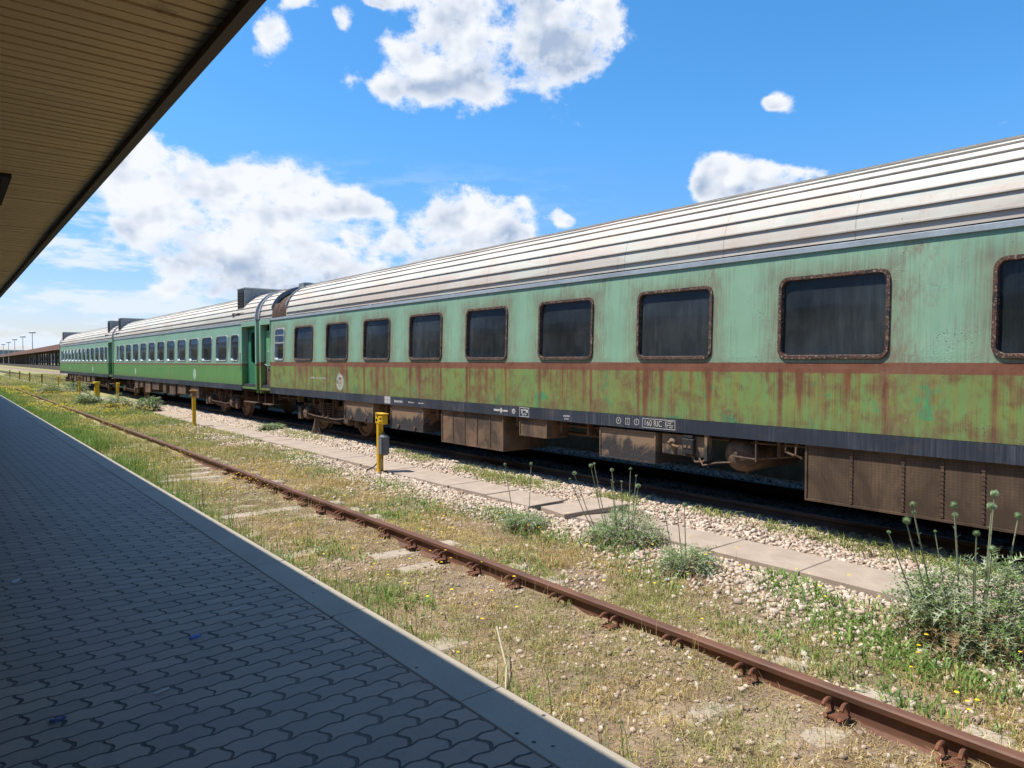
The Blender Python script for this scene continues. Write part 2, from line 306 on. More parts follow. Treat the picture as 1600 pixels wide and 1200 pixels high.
M['leaf'] = tint_mat('grass_blades', 0.6, 0.3); M['stone'] = tint_mat('ballast_stone', 0.9); M['petal'] = tint_mat('flower_petals', 0.6, 0.3)
M['thistle'] = tint_mat('thistle_leaf', 0.6, 0.22)
# ---------------------------------------------------------------- mesh helpers
class MB:
    def __init__(s): s.v = []; s.f = []; s.attrs = None
    def add(s, vs, fs):
        o = len(s.v); s.v += [tuple(p) for p in vs]; s.f += [tuple(i+o for i in f) for f in fs]
    def box(s, x0, x1, y0, y1, z0, z1, bev=0.0):
        if bev:
            b = bev; bm = bmesh.new(); bmesh.ops.create_cube(bm, size=1)
            for v in bm.verts: v.co = Vector(((x0+x1)/2 + v.co.x*(x1-x0), (y0+y1)/2 + v.co.y*(y1-y0), (z0+z1)/2 + v.co.z*(z1-z0)))
            bmesh.ops.bevel(bm, geom=bm.edges[:], offset=b, segments=1, affect='EDGES')
            bm.verts.ensure_lookup_table(); s.add([v.co[:] for v in bm.verts], [[v.index for v in f.verts] for f in bm.faces]); bm.free(); return s
        s.add([(x0,y0,z0),(x1,y0,z0),(x1,y1,z0),(x0,y1,z0),(x0,y0,z1),(x1,y0,z1),(x1,y1,z1),(x0,y1,z1)],
              [(0,3,2,1),(4,5,6,7),(0,1,5,4),(1,2,6,5),(2,3,7,6),(3,0,4,7)]); return s
    def obox(s, c, ax, ay, az):
        c = Vector(c); ax, ay, az = Vector(ax), Vector(ay), Vector(az)
        s.add([c+i*ax+j*ay+k*az for k in (-1,1) for j in (-1,1) for i in (-1,1)],
              [(0,2,3,1),(4,5,7,6),(0,1,5,4),(1,3,7,5),(3,2,6,7),(2,0,4,6)]); return s
    def tube(s, pts, r, n=8, caps=True):
        pts = [Vector(p) for p in pts]; rr = r if isinstance(r, (list, tuple)) else [r]*len(pts); base = len(s.v)
        prev = None
        for i, p in enumerate(pts):
            t = (pts[min(i+1, len(pts)-1)] - pts[max(i-1, 0)]).normalized()
            if prev is None:
                a = t.cross(Vector((0, 0, 1)))
                if a.length < 0.05: a = t.cross(Vector((1, 0, 0)))
            else: a = prev - t*prev.dot(t)
            a.normalize(); b = t.cross(a); prev = a
            for k in range(n):
                q = 2*math.pi*k/n; s.v.append(tuple(p + (a*math.cos(q) + b*math.sin(q))*rr[i]))
        for i in range(len(pts)-1):
            for k in range(n):
                a0 = base+i*n+k; a1 = base+i*n+(k+1) % n; s.f.append((a0, a1, a1+n, a0+n))
        if caps:
            s.f.append(tuple(base+k for k in reversed(range(n)))); s.f.append(tuple(base+(len(pts)-1)*n+k for k in range(n)))
        return s
    def lathe(s, origin, axis, prof, n=24):           # prof: (distance along axis, radius)
        o = Vector(origin); ax = Vector(axis).normalized(); a = ax.orthogonal().normalized(); b = ax.cross(a); base = len(s.v)
        for (t, r) in prof:
            for k in range(n):
                q = 2*math.pi*k/n; s.v.append(tuple(o + ax*t + (a*math.cos(q)+b*math.sin(q))*max(r, 1e-4)))
        for i in range(len(prof)-1):
            for k in range(n):
                a0 = base+i*n+k; a1 = base+i*n+(k+1) % n; s.f.append((a0, a1, a1+n, a0+n))
        return s
    def extrude(s, prof, axis, a, b, closed=True):    # prof: list of 2D points in the plane normal to axis ('x' or 'y')
        n = len(prof); base = len(s.v)
        for t in (a, b):
            for (p, q) in prof: s.v.append((p, t, q) if axis == 'y' else (t, p, q))
        for i in range(n if closed else n-1):
            j = (i+1) % n; s.f.append((base+i, base+j, base+n+j, base+n+i))
        if closed: s.f.append(tuple(base+i for i in reversed(range(n)))); s.f.append(tuple(base+n+i for i in range(n)))
        return s
    def mesh(s, name, mat=None, smooth=False, fix=True):
        me = bpy.data.meshes.new(name); me.from_pydata(s.v, [], s.f)
        if mat: me.materials.append(mat)
        if fix:
            bm = bmesh.new(); bm.from_mesh(me); bmesh.ops.recalc_face_normals(bm, faces=bm.faces); bm.to_mesh(me); bm.free()
        if smooth:
            me.polygons.foreach_set('use_smooth', [True]*len(me.polygons))
            try: me.set_sharp_from_angle(angle=R(38))
            except Exception: pass
        me.update(); return me
    def build(s, name, mat, parent=None, smooth=False, fix=True, label=None):
        o = bpy.data.objects.new(name, s.mesh(name, mat, smooth, fix)); COL.objects.link(o)
        if parent: o.parent = parent
        if label: o['label'] = label
        return o
def tag(o, label=None, cat=None, group=None, kind=None):
    if label: o['label'] = label
    if cat: o['category'] = cat
    if group: o['group'] = group
    if kind: o['kind'] = kind
    return o
def empty(name, loc, label, cat, group=None, rz=0):
    o = bpy.data.objects.new(name, None); COL.objects.link(o); o.location = loc; o.rotation_euler = (0, 0, rz)
    o.empty_display_size = 0.3
    return tag(o, label, cat, group)
def copy_tree(o, parent=None):
    c = o.copy(); COL.objects.link(c)
    if parent: c.parent = parent
    for ch in list(o.children): copy_tree(ch, c)
    return c
def rrect(cy, cz, w, h, r, n=6):
    pts = []
    for (sx, sz, a0) in ((1, 1, 0), (-1, 1, 90), (-1, -1, 180), (1, -1, 270)):
        for k in range(n+1):
            a = R(a0 + 90*k/n); pts.append((cy + sx*(w/2-r) + r*math.cos(a), cz + sz*(h/2-r) + r*math.sin(a)))
    return pts
def text_mesh(txt, size):
    cu = bpy.data.curves.new('t', 'FONT'); cu.body = txt; cu.size = size; cu.align_x = 'CENTER'; cu.align_y = 'CENTER'; cu.extrude = 0.0006; cu.resolution_u = 3
    o = bpy.data.objects.new('t', cu); COL.objects.link(o); dg = bpy.context.evaluated_depsgraph_get()
    me = bpy.data.meshes.new_from_object(o.evaluated_get(dg)); bpy.data.objects.remove(o); bpy.data.curves.remove(cu); return me
def text_on(name, txt, size, x, y, z, mat, parent, sx=1.0):          # lettering on the near side (reads along -y)
    me = text_mesh(txt, size); me.transform(Matrix(((0, 0, -1, 0), (-sx, 0, 0, 0), (0, 1, 0, 0), (0, 0, 0, 1)))); me.materials.clear(); me.materials.append(mat)
    o = bpy.data.objects.new(name, me); COL.objects.link(o); o.parent = parent; o.location = (x, y, z); return o
# ---------------------------------------------------------------- railway coaches
HW = 1.43; ZB0 = 1.11; ZBELT = 1.80; ZTOP = 3.12
def wall_x(z): return -HW + max(0.0, z-1.9)*0.030                     # the side leans in a little above the belt
def bay(mb, y0, y1, z0, z1, wy, wz, ww, wh, r, depth=0.07):
    """one bay of side wall with a rounded opening and its reveal"""
    inn = rrect(wy, wz, ww, wh, r); n = len(inn); out = []
    cy, cz = wy, wz
    for ci, (sy, sz) in enumerate(((y1, z1), (y0, z1), (y0, z0), (y1, z0))):
        for k in range(7):
            py, pz = inn[ci*7+k]
            a0, a6 = inn[ci*7], inn[ci*7+6]
            vert_first = ci in (0, 2)                    # arcs 0 and 2 start on a vertical side
            if (k <= 3) == vert_first or k == 3:
                z_s = a0[1] if vert_first else a6[1]; t = (k/3 if vert_first else (6-k)/3); out.append((sy, z_s+(sz-z_s)*min(t, 1)))
            else:
                y_s = a6[0] if vert_first else a0[0]; t = ((6-k)/3 if vert_first else k/3); out.append((y_s+(sy-y_s)*min(t, 1), sz))
    b = len(mb.v)
    for (py, pz) in out: mb.v.append((wall_x(pz), py, pz))
    for (py, pz) in inn: mb.v.append((wall_x(pz), py, pz))
    for (py, pz) in inn: mb.v.append((wall_x(pz)+depth, py, pz))
    for i in range(n):
        j = (i+1) % n
        mb.f.append((b+i, b+j, b+n+j, b+n+i)); mb.f.append((b+n+i, b+n+j, b+2*n+j, b+2*n+i))
def ring(mb, wy, wz, w, h, r, t, x_out, x_in, n=6):
    A = rrect(wy, wz, w+2*t, h+2*t, r+t, n); Bq = rrect(wy, wz, w, h, max(r, 0.01), n); k = len(A); b = len(mb.v)
    Am = rrect(wy, wz, w+2*t-0.02, h+2*t-0.02, r+t-0.01, n); Bm = rrect(wy, wz, w+0.02, h+0.02, max(r, .01)+.01, n)
    for L, off in ((A, x_in), (Am, x_out), (Bm, x_out), (Bq, x_in)):
        for (py, pz) in L: mb.v.append((wall_x(pz)+off, py, pz))
    for q in range(3):
        for i in range(k):
            j = (i+1) % k; mb.f.append((b+q*k+i, b+q*k+j, b+(q+1)*k+j, b+(q+1)*k+i))
def roof_profile(n=40, hw=1.415, rise=0.985, z0=ZTOP+0.03, e=2.35):
    pts = []
    for i in range(n+1):
        a = math.pi*i/n; c, s = math.cos(a), math.sin(a)
        pts.append((-hw*math.copysign(abs(c)**(2/e), c), z0 + rise*abs(s)**(2/e)))
    return pts
def roof_at(u):                                                        # u in 0..1 along arc length -> point, normal
    P = roof_profile(120); L = [0]
    for a, b in zip(P, P[1:]): L.append(L[-1] + math.dist(a, b))
    t = u*L[-1]
    for i in range(len(P)-1):
        if L[i+1] >= t:
            f = (t-L[i])/(L[i+1]-L[i]+1e-9); p = (P[i][0]+(P[i+1][0]-P[i][0])*f, P[i][1]+(P[i+1][1]-P[i][1])*f)
            dx, dz = P[i+1][0]-P[i][0], P[i+1][1]-P[i][1]; q = math.hypot(dx, dz); return p, (-dz/q, dx/q)
    return P[-1], (1, 0)
def window(parent, wy, wz, w, h, r, style, rs):
    fr = MB()
    if style == 'old': ring(fr, wy, wz, w-0.085, h-0.085, r*0.8, 0.056, -0.02, 0.05)
    elif style == 'new': ring(fr, wy, wz, w-0.07, h-0.07, r, 0.050, -0.014, 0.05)
    else: ring(fr, wy, wz, w-0.08, h-0.08, r, 0.055, -0.014, 0.05)
    f = fr.build('window', M['rust_frame'] if style == 'old' else M['alu'], parent, smooth=True)
    g_ = MB(); pts = rrect(wy, wz, w-0.06, h-0.06, r); xo = 0.028
    g_.v += [(wall_x(pz)+xo, py, pz) for (py, pz) in pts]; g_.f.append(tuple(range(len(pts))))
    gl = g_.build('glass', M['glass'] if style == 'old' else M['glass2'], f)
    if style == 'small':
        b = MB(); b.box(wall_x(wz)-0.005, wall_x(wz)+0.03, wy-w/2+0.04, wy+w/2-0.04, wz+0.02, wz+0.06); b.box(wall_x(wz)-0.004, wall_x(wz)+0.03, wy-w/2+0.04, wy+w/2-0.04, wz+0.24, wz+0.265)
        b.build('glazing_bar', M['alu'], f)
        c = MB(); c.box(wall_x(wz)+0.032, wall_x(wz)+0.04, wy-w/2+0.04, wy+w/2-0.04, wz-h/2+0.05, wz-0.0); c.build('blind', M['box'], f)
    if style == 'new' and rs.random() < 0.7:
        b = MB(); zz = wz + h*0.22; b.box(wall_x(zz)+0.0, wall_x(zz)+0.035, wy-w/2+0.04, wy+w/2-0.04, zz-0.012, zz+0.012); b.build('glazing_bar', M['rubber'], f)
    q = rs.random()
    if q < 0.5 and style != 'small':
        cw = w*rs.uniform(0.10, 0.32); c = MB(); s0 = -1 if rs.random() < .6 else 1; n = 24; y0 = wy+s0*(w/2-0.05)
        for i in range(n+1):
            yy = y0 - s0*cw*i/n; xx = wall_x(wz)+0.09+0.014*math.sin(i*1.9)
            c.v += [(xx, yy, wz-h/2-0.02), (xx, yy, wz+h/2+0.03)]
        for i in range(n): c.f.append((2*i, 2*i+2, 2*i+3, 2*i+1))
        c.build('curtain', M['curtain'], f, smooth=True)
    return f
def bogie_meshes():
    D = {}
    b = MB()                                                            # frame: two side beams, cross beams, brackets
    for s in (-1, 1):
        x = s*1.06
        b.box(x-0.07, x+0.07, -1.75, 1.75, 0.60, 0.74, 0.015); b.box(x-0.06, x+0.06, -0.62, 0.62, 0.44, 0.60, 0.02)
        for yy in (-1.25, 1.25):
            b.obox((x, yy*0.62, 0.56), (0.05, 0, 0), (0, 0.26, 0.06*(1 if yy > 0 else -1)), (0, 0, 0.05))
            b.box(x-0.13+0.04*s, x+0.13+0.04*s, yy-0.14, yy+0.14, 0.36, 0.60, 0.03)
            for dy in (-0.33, 0.33): b.box(x-0.10, x+0.10, yy+dy-0.11, yy+dy+0.11, 0.30, 0.345, 0.008)
            b.box(x-0.05+0.1*s, x+0.05+0.1*s, yy-0.42, yy+0.42, 0.33, 0.38, 0.01)
        b.tube([(x+s*0.12, -0.28, 0.92), (x+s*0.14, -0.34, 0.42)], 0.035, 8); b.tube([(x+s*0.12, 0.28, 0.92), (x+s*0.14, 0.34, 0.42)], 0.035, 8)
        b.tube([(x+s*0.2, -1.7, 0.52), (x+s*0.2, -0.6, 0.40), (x+s*0.2, 0.7, 0.42), (x+s*0.2, 1.65, 0.5)], 0.022, 6)
        b.box(x+s*0.12-0.03, x+s*0.12+0.03, -0.72, 0.72, 0.28, 0.36, 0.01)
        b.box(x+s*0.16-0.05, x+s*0.16+0.05, -1.82, -1.62, 0.28, 0.62, 0.01); b.box(x+s*0.16-0.05, x+s*0.16+0.05, 1.62, 1.82, 0.28, 0.62, 0.01)
        for dy in (-0.9, -0.45, 0.5, 0.95): b.box(x+s*0.10-0.04, x+s*0.10+0.04, dy-0.06, dy+0.06, 0.70, 0.88, 0.01)
    b.box(-1.0, 1.0, -0.35, 0.35, 0.50, 0.80, 0.02); b.box(-1.0, 1.0, -1.72, -1.58, 0.52, 0.68); b.box(-1.0, 1.0, 1.58, 1.72, 0.52, 0.68)
    D['frame'] = b.mesh('bogie_frame', M['bogie'])
    wv = MB(); wv.lathe((-0.80, 0, 0), (1, 0, 0), [(0, 0.02), (0, 0.13), (0.03, 0.14), (0.035, 0.36), (0.0, 0.385), (-0.0, 0.455), (0.02, 0.46), (0.105, 0.462), (0.115, 0.49), (0.135, 0.49), (0.14, 0.38), (0.10, 0.15), (0.14, 0.09), (0.8, 0.08)], 36)
    D['wheel'] = wv.mesh('wheel', M['wheel'], True)
    s_ = MB(); s_.tube([(0.078*math.cos(t*0.52), 0.078*math.sin(t*0.52), -0.17+0.34*t/66) for t in range(67)], 0.017, 6)
    s_.lathe((0, 0, -0.19), (0, 0, 1), [(0, 0.01), (0, 0.11), (0.03, 0.11), (0.03, 0.01)], 14); s_.lathe((0, 0, 0.165), (0, 0, 1), [(0, 0.01), (0, 0.11), (0.03, 0.11), (0.03, 0.01)], 14)
    D['spring'] = s_.mesh('spring', M['bogie'], True)
    a = MB(); a.lathe((0, 0, 0), (-1, 0, 0), [(0, 0.17), (0.10, 0.165), (0.13, 0.13), (0.15, 0.12), (0.155, 0.02)], 20); D['axle_box'] = a.mesh('axle_box', M['box'], True)
    return D
BOG = bogie_meshes()
def bogie(parent, y):
    o = bpy.data.objects.new('bogie', BOG['frame']); COL.objects.link(o); o.parent = parent; o.location = (0, y, 0)
    def ch(nm, key, loc, rz=0):
        c = bpy.data.objects.new(nm, BOG[key]); COL.objects.link(c); c.parent = o; c.location = loc; c.rotation_euler = (0, 0, rz)
    for yy in (-1.25, 1.25):
        for s in (0, 1): ch('wheel', 'wheel', (0, yy, 0.46), math.pi*s)
        ch('axle_box', 'axle_box', (-1.16, yy, 0.46))
        for dy in (-0.33, 0.33): ch('spring', 'spring', (-1.08, yy+dy, 0.52))
    for dy in (-0.14, 0.14): ch('spring', 'spring', (-1.2, dy, 0.60))
    return o
def coach(name, xc, y0, label, windows, style, doors, paint, roofm, L0, L1, units, rust_pts=True, seed=1, group=None):
    """y0: world y of the local origin; L0..L1: local y of the near and far end"""
    rs = random.Random(seed)
    root = empty(name, (xc, y0, 0), label, 'railway coach', group)
    BODY = MB()
    # --- upper wall in bays around the openings, between the doors
    w0 = L0+doors[0]; w1 = L1-doors[1]
    zs0, zs1 = ZBELT-0.02, ZTOP
    ops = sorted(windows); edges = [w0] + [(a[0]+a[2]/2 + b[0]-b[2]/2)/2 for a, b in zip(ops, ops[1:])] + [w1]
    for (wy, wz, ww, wh, r, st), a, b in zip(ops, edges, edges[1:]): bay(BODY, a, b, zs0, zs1, wy, wz, ww, wh, r)
    up = BODY; me_u = up.mesh('upper_wall', paint, fix=False); bm = bmesh.new(); bm.from_mesh(me_u); bmesh.ops.remove_doubles(bm, verts=bm.verts, dist=0.0004); bm.to_mesh(me_u); bm.free()
    uo = bpy.data.objects.new('upper_wall', me_u); COL.objects.link(uo); uo.parent = root; BODY = MB()
    # --- lower wall as a fine grid that carries the rust stains
    st_y = 0.025 if style == 'old' else 0.06
    ny = int((w1-w0)/st_y); nz = 12; base = len(BODY.v)
    for j in range(nz+1):
        zz = ZB0 + (zs0-ZB0)*j/nz
        for i in range(ny+1): BODY.v.append((-HW, w0+(w1-w0)*i/ny, zz))
    for j in range(nz):
        for i in range(ny): a = base+j*(ny+1)+i; BODY.f.append((a, a+1, a+ny+2, a+ny+1))
    o = BODY.build('lower_wall', paint, root, fix=False)
    drips = []
    for (wy, wz, ww, wh, r, st) in ops:
        k = 1.0 if style == 'old' else 0.0
        if st == 'small': k *= 0.3
        for s in (-1, 1): drips.append((wy+s*(ww/2-0.03), rs.uniform(0.016, 0.030), k*rs.uniform(0.85, 1.2), rs.uniform(1.6, 3.0)))
        for _ in range(9): drips.append((wy+rs.uniform(-0.45, 0.45)*ww, rs.uniform(0.012, 0.035), k*rs.uniform(0.25, 0.75), rs.uniform(0.4, 1.7)))
        drips.append((wy, ww*0.38, k*rs.uniform(0.30, 0.48), rs.uniform(0.8, 1.5)))
    if style != 'old':
        for _ in range(26): drips.append((rs.uniform(w0, w1), rs.uniform(0.02, 0.2), rs.uniform(0.1, 0.5), rs.uniform(0.1, 0.5)))
    for me in (me_u, o.data):
        co = np.empty(len(me.vertices)*3, np.float32); me.vertices.foreach_get('co', co); co = co.reshape(-1, 3); vals = np.zeros(len(co), dtype=np.float32)
        yy = co[:, 1]; zz = co[:, 2]; low = zz < ZBELT+0.05
        for (dy, sg, a, ln) in drips:
            t = (ZBELT+0.05-zz)/0.72
            vals += np.where(low, a*np.exp(-((yy-dy)/sg)**2/2*1.0)*np.clip(1.3-t/ln*1.1, 0, 1)**0.7, 0).astype(np.float32)
        # rust creeping around the window corners
        if style == 'old':
            for (wy, wz, ww, wh, r, st) in ops:
                dx = np.maximum(np.abs(yy-wy)-ww/2, 0); dz = np.maximum(np.abs(zz-wz)-wh/2, 0)
                vals += np.where(~low, 0.55*np.exp(-np.hypot(dx, dz)/0.05), 0).astype(np.float32)
        vals = np.clip(vals, 0, 1.2)
        at = me.attributes.new('rust', 'FLOAT', 'POINT'); at.data.foreach_set('value', vals)
    for (wy, wz, ww, wh, r, st) in windows: window(root, wy, wz, ww, wh, r, st, rs)
    # --- far side wall, floor, ends
    fw = MB(); fw.box(HW-0.05, HW, L0, L1, ZB0, ZTOP); fw.build('far_side_wall', paint, root)
    fl = MB(); fl.box(-HW+0.04, HW-0.06, L0+0.1, L1-0.1, 1.05, 1.15); fl.box(-HW+0.5, HW-0.5, L0+0.15, L1-0.15, 0.86, 1.05); fl.build('floor', M['dark'], root)
    iw = MB(); iw.box(-0.55, -0.50, L0+0.2, L1-0.2, 1.15, 3.10)
    for k in range(int((L1-L0)/2.03)): iw.box(-1.20, -0.55, L0+1.2+k*2.03, L0+1.24+k*2.03, 1.15, 3.1)
    iw.build('interior_partition', M['interior'], root)
    sk = MB(); sk.box(-HW-0.012, -HW+0.05, w0, w1, 0.93, ZB0-0.008); sk.box(HW-0.05, HW+0.01, L0, L1, 0.93, ZB0-0.002)
    sk.box(-HW+0.002, -HW+0.04, w0, w1, ZB0-0.008, ZB0); skirt = sk.build('skirt', M['skirt'], root)
    gt = MB(); gx = wall_x(ZTOP)
    gt.extrude([(gx-0.022, ZTOP-0.045), (gx-0.022, ZTOP+0.01), (gx-0.02, ZTOP+0.015), (gx+0.02, ZTOP+0.01), (gx+0.02, ZTOP-0.03), (gx, ZTOP-0.05)], 'y', L0, L1)
    gt.extrude([(-gx-0.02, ZTOP-0.045), (-gx-0.02, ZTOP+0.015), (-gx+0.045, ZTOP+0.01), (-gx+0.045, ZTOP-0.04)], 'y', L0, L1)
    gt.build('gutter', M['gutter'], root)
    # --- roof with ribs; cut out where a recess or a unit sits
    spans = []; cur = L0
    for u in sorted(units, key=lambda q: q[1]):
        if u[0] == 'recess': spans.append((cur, u[1])); cur = u[2]
    spans.append((cur, L1))
    P = roof_profile(44); ro = MB()
    for (a, b) in spans:
        n = max(2, int((b-a)/0.9)); base = len(ro.v)
        for i in range(n+1):
            t = a+(b-a)*i/n
            for (px, pz) in P: ro.v.append((px, t, pz + 0.004*math.sin(i*2.1)))
        k = len(P)
        for i in range(n):
            for j in range(k-1): q = base+i*k+j; ro.f.append((q, q+1, q+k+1, q+k))
    for yE in (L0, L1):
        b = len(ro.v)
        for (px, pz) in P: ro.v.append((px, yE, pz))
        ro.f.append(tuple(range(b, b+len(P))))
    roof = ro.build('roof', roofm, root, smooth=True)
    rb = MB()
    us = [0.024] + [0.066+0.0434*i for i in range(21)]
    for u in us:
        (px, pz), (nx, nz) = roof_at(u); tx, tz = nz, -nx; hh = 0.022; ww = 0.009
        for (a, b) in spans:
            rb.extrude([(px-tx*ww-nx*0.01, pz-tz*ww-nz*0.01), (px-tx*ww+nx*hh, pz-tz*ww+nz*hh), (px+tx*ww*0.7+nx*hh, pz+tz*ww*0.7+nz*hh), (px+tx*ww*1.6-nx*0.01, pz+tz*ww*1.6-nz*0.01)], 'y', a+0.02, b-0.02)
    rb.build('roof_rib', M['rib'], roof)
    # grey arches that close the roof ends
    ar = MB()
    for yE in (L0+0.03, L1-0.03):
        pr = roof_profile(36, 1.432, 1.0)
        for i in range(len(pr)-1):
            (a0, b0), (a1, b1) = pr[i], pr[i+1]
            c = ((a0+a1)/2, yE, (b0+b1)/2); d_ = Vector((a1-a0, 0, b1-b0))/2*1.06; n_ = Vector((-d_.z, 0, d_.x)).normalized()*0.02
            ar.obox(c, d_, (0, 0.028, 0), n_)
        ar.build('roof_end_arch', M['gutter'], root, smooth=False); ar = MB()
    # --- roof units
    for u in units:
        if u[0] == 'recess':
            a, b = u[1], u[2]; rc = MB(); pr = roof_profile(30, 1.33, 0.84)
            rc.extrude(pr, 'y', a+0.03, b-0.03)
            for rng_ in (range(0, 5), range(len(P)-6, len(P)-1)):
                for i_ in rng_: (p0, q0), (p1, q1) = P[i_], P[i_+1]; rc.add([(p0, a, q0), (p1, a, q1), (p1, b, q1), (p0, b, q0)], [(0, 1, 2, 3)]); r_ = rc.build('roof_recess', M['dark_rust_roof'], root, smooth=True)
            e = MB(); pr2 = roof_profile(36, 1.425, 1.0)
            for yy, t in ((a, 0.03), (b, 0.02)):
                for i in range(3, len(pr2)-4):
                    (a0, b0), (a1, b1) = pr2[i], pr2[i+1]
                    c = ((a0+a1)/2, yy, (b0+b1)/2-0.05); d_ = Vector((a1-a0, 0, b1-b0))/2*1.05; e.obox(c, d_, (0, t, 0), Vector((-d_.z, 0, d_.x)).normalized()*0.06)
                e.build('recess_rim', M['grey_metal'], r_); e = MB()
            e = MB()
            for q in range(3): e.box(-0.75+q*0.33, -0.62+q*0.33, a+0.2+0.12*q, a+0.42+0.12*q, 3.86+0.05*q, 4.02+0.03*q); e.build('vent_hole_cover', M['rust'], r_); e = MB()
            e = MB(); e.box(-0.85, 0.9, a+0.1, a+0.5, 3.95, 4.14, 0.02); e.build('unit_casing', M['grey_metal'], r_)
        else:
            a, b = u[1], u[2]; e = MB(); e.box(-1.30, 1.30, a, b, 3.42, 4.24, 0.012)
            c = e.build('air_conditioning_unit', M['grey_metal'], root)
            q = MB(); q.box(-1.315, -1.298, a+0.08, b-0.06, 3.47, 4.17)
            for k in range(8): q.box(-1.324, -1.314, a+0.08, b-0.06, 3.50+k*0.084, 3.52+k*0.084)
            q.build('grille', M['rubber'], c)
            q = MB(); q.box(-1.32, 1.32, a-0.02, b+0.02, 4.23, 4.26); q.build('unit_lid', M['alu'], c)
            q = MB(); q.tube([(-1.36, a-0.15, 3.42), (-1.40, (a+b)/2, 3.42), (-1.36, b+0.25, 3.42)], 0.03, 8); q.box(-1.42, -1.30, b, b+0.2, 3.36, 3.46); q.build('mounting_bracket', M['bogie'], c)
    # small lifting hooks along the eaves at the far end
    hk = MB()
    for k in range(3): hk.box(-1.385, -1.345, L1-1.0+k*0.33, L1-0.97+k*0.33, 3.26, 3.36); hk.build('roof_hook', M['grey_metal'], roof); hk = MB()
    # --- ends and door wells
    for which, dl in ((0, doors[0]), (1, doors[1])):
        yE = L0 if which == 0 else L1; sgn = 1 if which == 0 else -1
        e = MB(); xin = -HW+0.22
        e.box(xin if dl > .1 else -HW, HW-0.06, min(yE, yE+sgn*0.06), max(yE, yE+sgn*0.06), 1.0, ZTOP+0.02); e.box(-HW+0.02, HW, min(yE, yE+sgn*0.05)+0.003, max(yE, yE+sgn*0.05)-0.003, 0.90, 1.12)
        e.build('end_wall', M['grey_metal'] if False else paint, root)
        gw = MB(); y_a, y_b = (yE-0.135, yE-0.01) if which == 0 else (yE+0.01, yE+0.135)
        for k in range(4):
            ya = y_a+(y_b-y_a)*k/4; yb = y_a+(y_b-y_a)*(k+0.75)/4; gw.box(-0.55, 0.55, ya, yb, 1.15, 3.22, 0.02)
        gw.build('gangway_bellows', M['rubber'], root)
        for s in (-1, 1):
            bf = MB(); by = yE-sgn*0.005; bf.lathe((s*0.875, by, 1.06), (0, -sgn, 0), [(0, 0.10), (0.06, 0.09), (0.06, 0.05), (0.09, 0.05), (0.09, 0.20), (0.115, 0.19), (0.125, 0.01)], 20)
            bf.build('buffer', M['bogie'], root, smooth=True)
        if dl > 0.1:
            # recessed door between wall end and coach end
            ya, yb = (L0+0.10, L0+dl) if which == 0 else (L1-dl, L1-0.10)
            j = MB(); j.box(-HW, -HW+0.22, (L0 if which == 0 else L1-0.10), (L0+0.10 if which == 0 else L1), 1.0, ZTOP); j.box(-HW+0.0, -HW+0.24, ya, yb, 2.97, ZTOP)
            j.box(-HW+0.01, -HW+0.22, ya, yb, 1.0, 1.06)
            j.build('door_frame', paint, root)
            pl = MB(); yd = yb-0.02 if which == 0 else ya+0.02
            pl.box(-HW+0.003, -HW+0.22, min(yd, yd+(.02 if which == 0 else -.02)), max(yd, yd+(.02 if which == 0 else -.02)), 1.0, 2.97)
            pl.build('door_jamb', paint, root)
            wd = yb-ya
            if style == 'old' and which == 1:                           # open doorway, leaf swung inwards
                lf = MB(); lf.box(-HW+0.14, -HW+0.17, ya+0.17, yb-0.03, 1.72, 2.80, 0.01); d_ = lf.build('door', M['green_leaf'], root, label='pale green upper half of the end door')
                lf = MB(); lf.box(-HW+0.15, -HW+0.18, ya+0.05, yb-0.03, 1.08, 1.70, 0.01); lf.build('door_panel', M['bogie'], d_, label='sooty dark lower half of the end door')
                lf = MB(); lf.tube([(-HW+0.10, ya+0.22, 1.76), (-HW+0.09, (ya+yb)/2, 1.72), (-HW+0.10, yb-0.08, 1.78)], 0.012, 6); lf.build('handrail', M['alu'], d_)
                vs = MB(); vs.box(-HW+0.95, -HW+0.98, ya-0.3, yb, 1.1, 3.0); vs.box(-HW+0.24, -HW+0.95, yb+0.02, yb+0.05, 1.1, 3.0); vs.build('vestibule_wall', M['dark'], root)
            else:
                lf = MB(); xx = -HW+0.17
                # door leaf with a rounded window opening
                inn = rrect((ya+yb)/2, 2.30, min(wd-0.28, 0.46), 0.98, 0.09); n = len(inn); outp = []
                for (py, pz) in inn:
                    dy, dz = py-(ya+yb)/2, pz-2.30
                    ty = ((yb-(ya+yb)/2)/abs(dy)) if abs(dy) > 1e-6 else 1e9; tz = ((2.97-2.30)/dz if dz > 0 else (1.06-2.30)/dz) if abs(dz) > 1e-6 else 1e9
                    kk = min(ty, tz); outp.append(((ya+yb)/2+dy*kk, 2.30+dz*kk))
                for ci, (sy, sz) in enumerate(((yb, 2.97), (ya, 2.97), (ya, 1.06), (yb, 1.06))): outp[ci*7+3] = (sy, sz)
                for L_, xo in ((outp, xx), (inn, xx), (inn, xx+0.04)): lf.v += [(xo, a, b) for a, b in L_]
                for i in range(n):
                    q = (i+1) % n; lf.f += [(i, q, n+q, n+i), (n+i, n+q, 2*n+q, 2*n+i)]
                d_ = lf.build('door', M['door_dark'], root, fix=False, label='dark green end door with an unglazed window')
                bk = MB(); bk.box(xx+0.5, xx+0.53, ya, yb, 1.1, 3.0); bk.build('vestibule_wall', M['dark'], root)
            # grab rail and steps
            gr = MB(); gy = ya+0.03 if which == 1 else yb-0.03
            gr.tube([(-HW-0.01, gy, 1.55), (-HW-0.06, gy, 1.58), (-HW-0.06, gy, 2.15), (-HW-0.01, gy, 2.18)], 0.014, 6); gr.build('grab_rail', M['alu'], root)
            stp = MB()
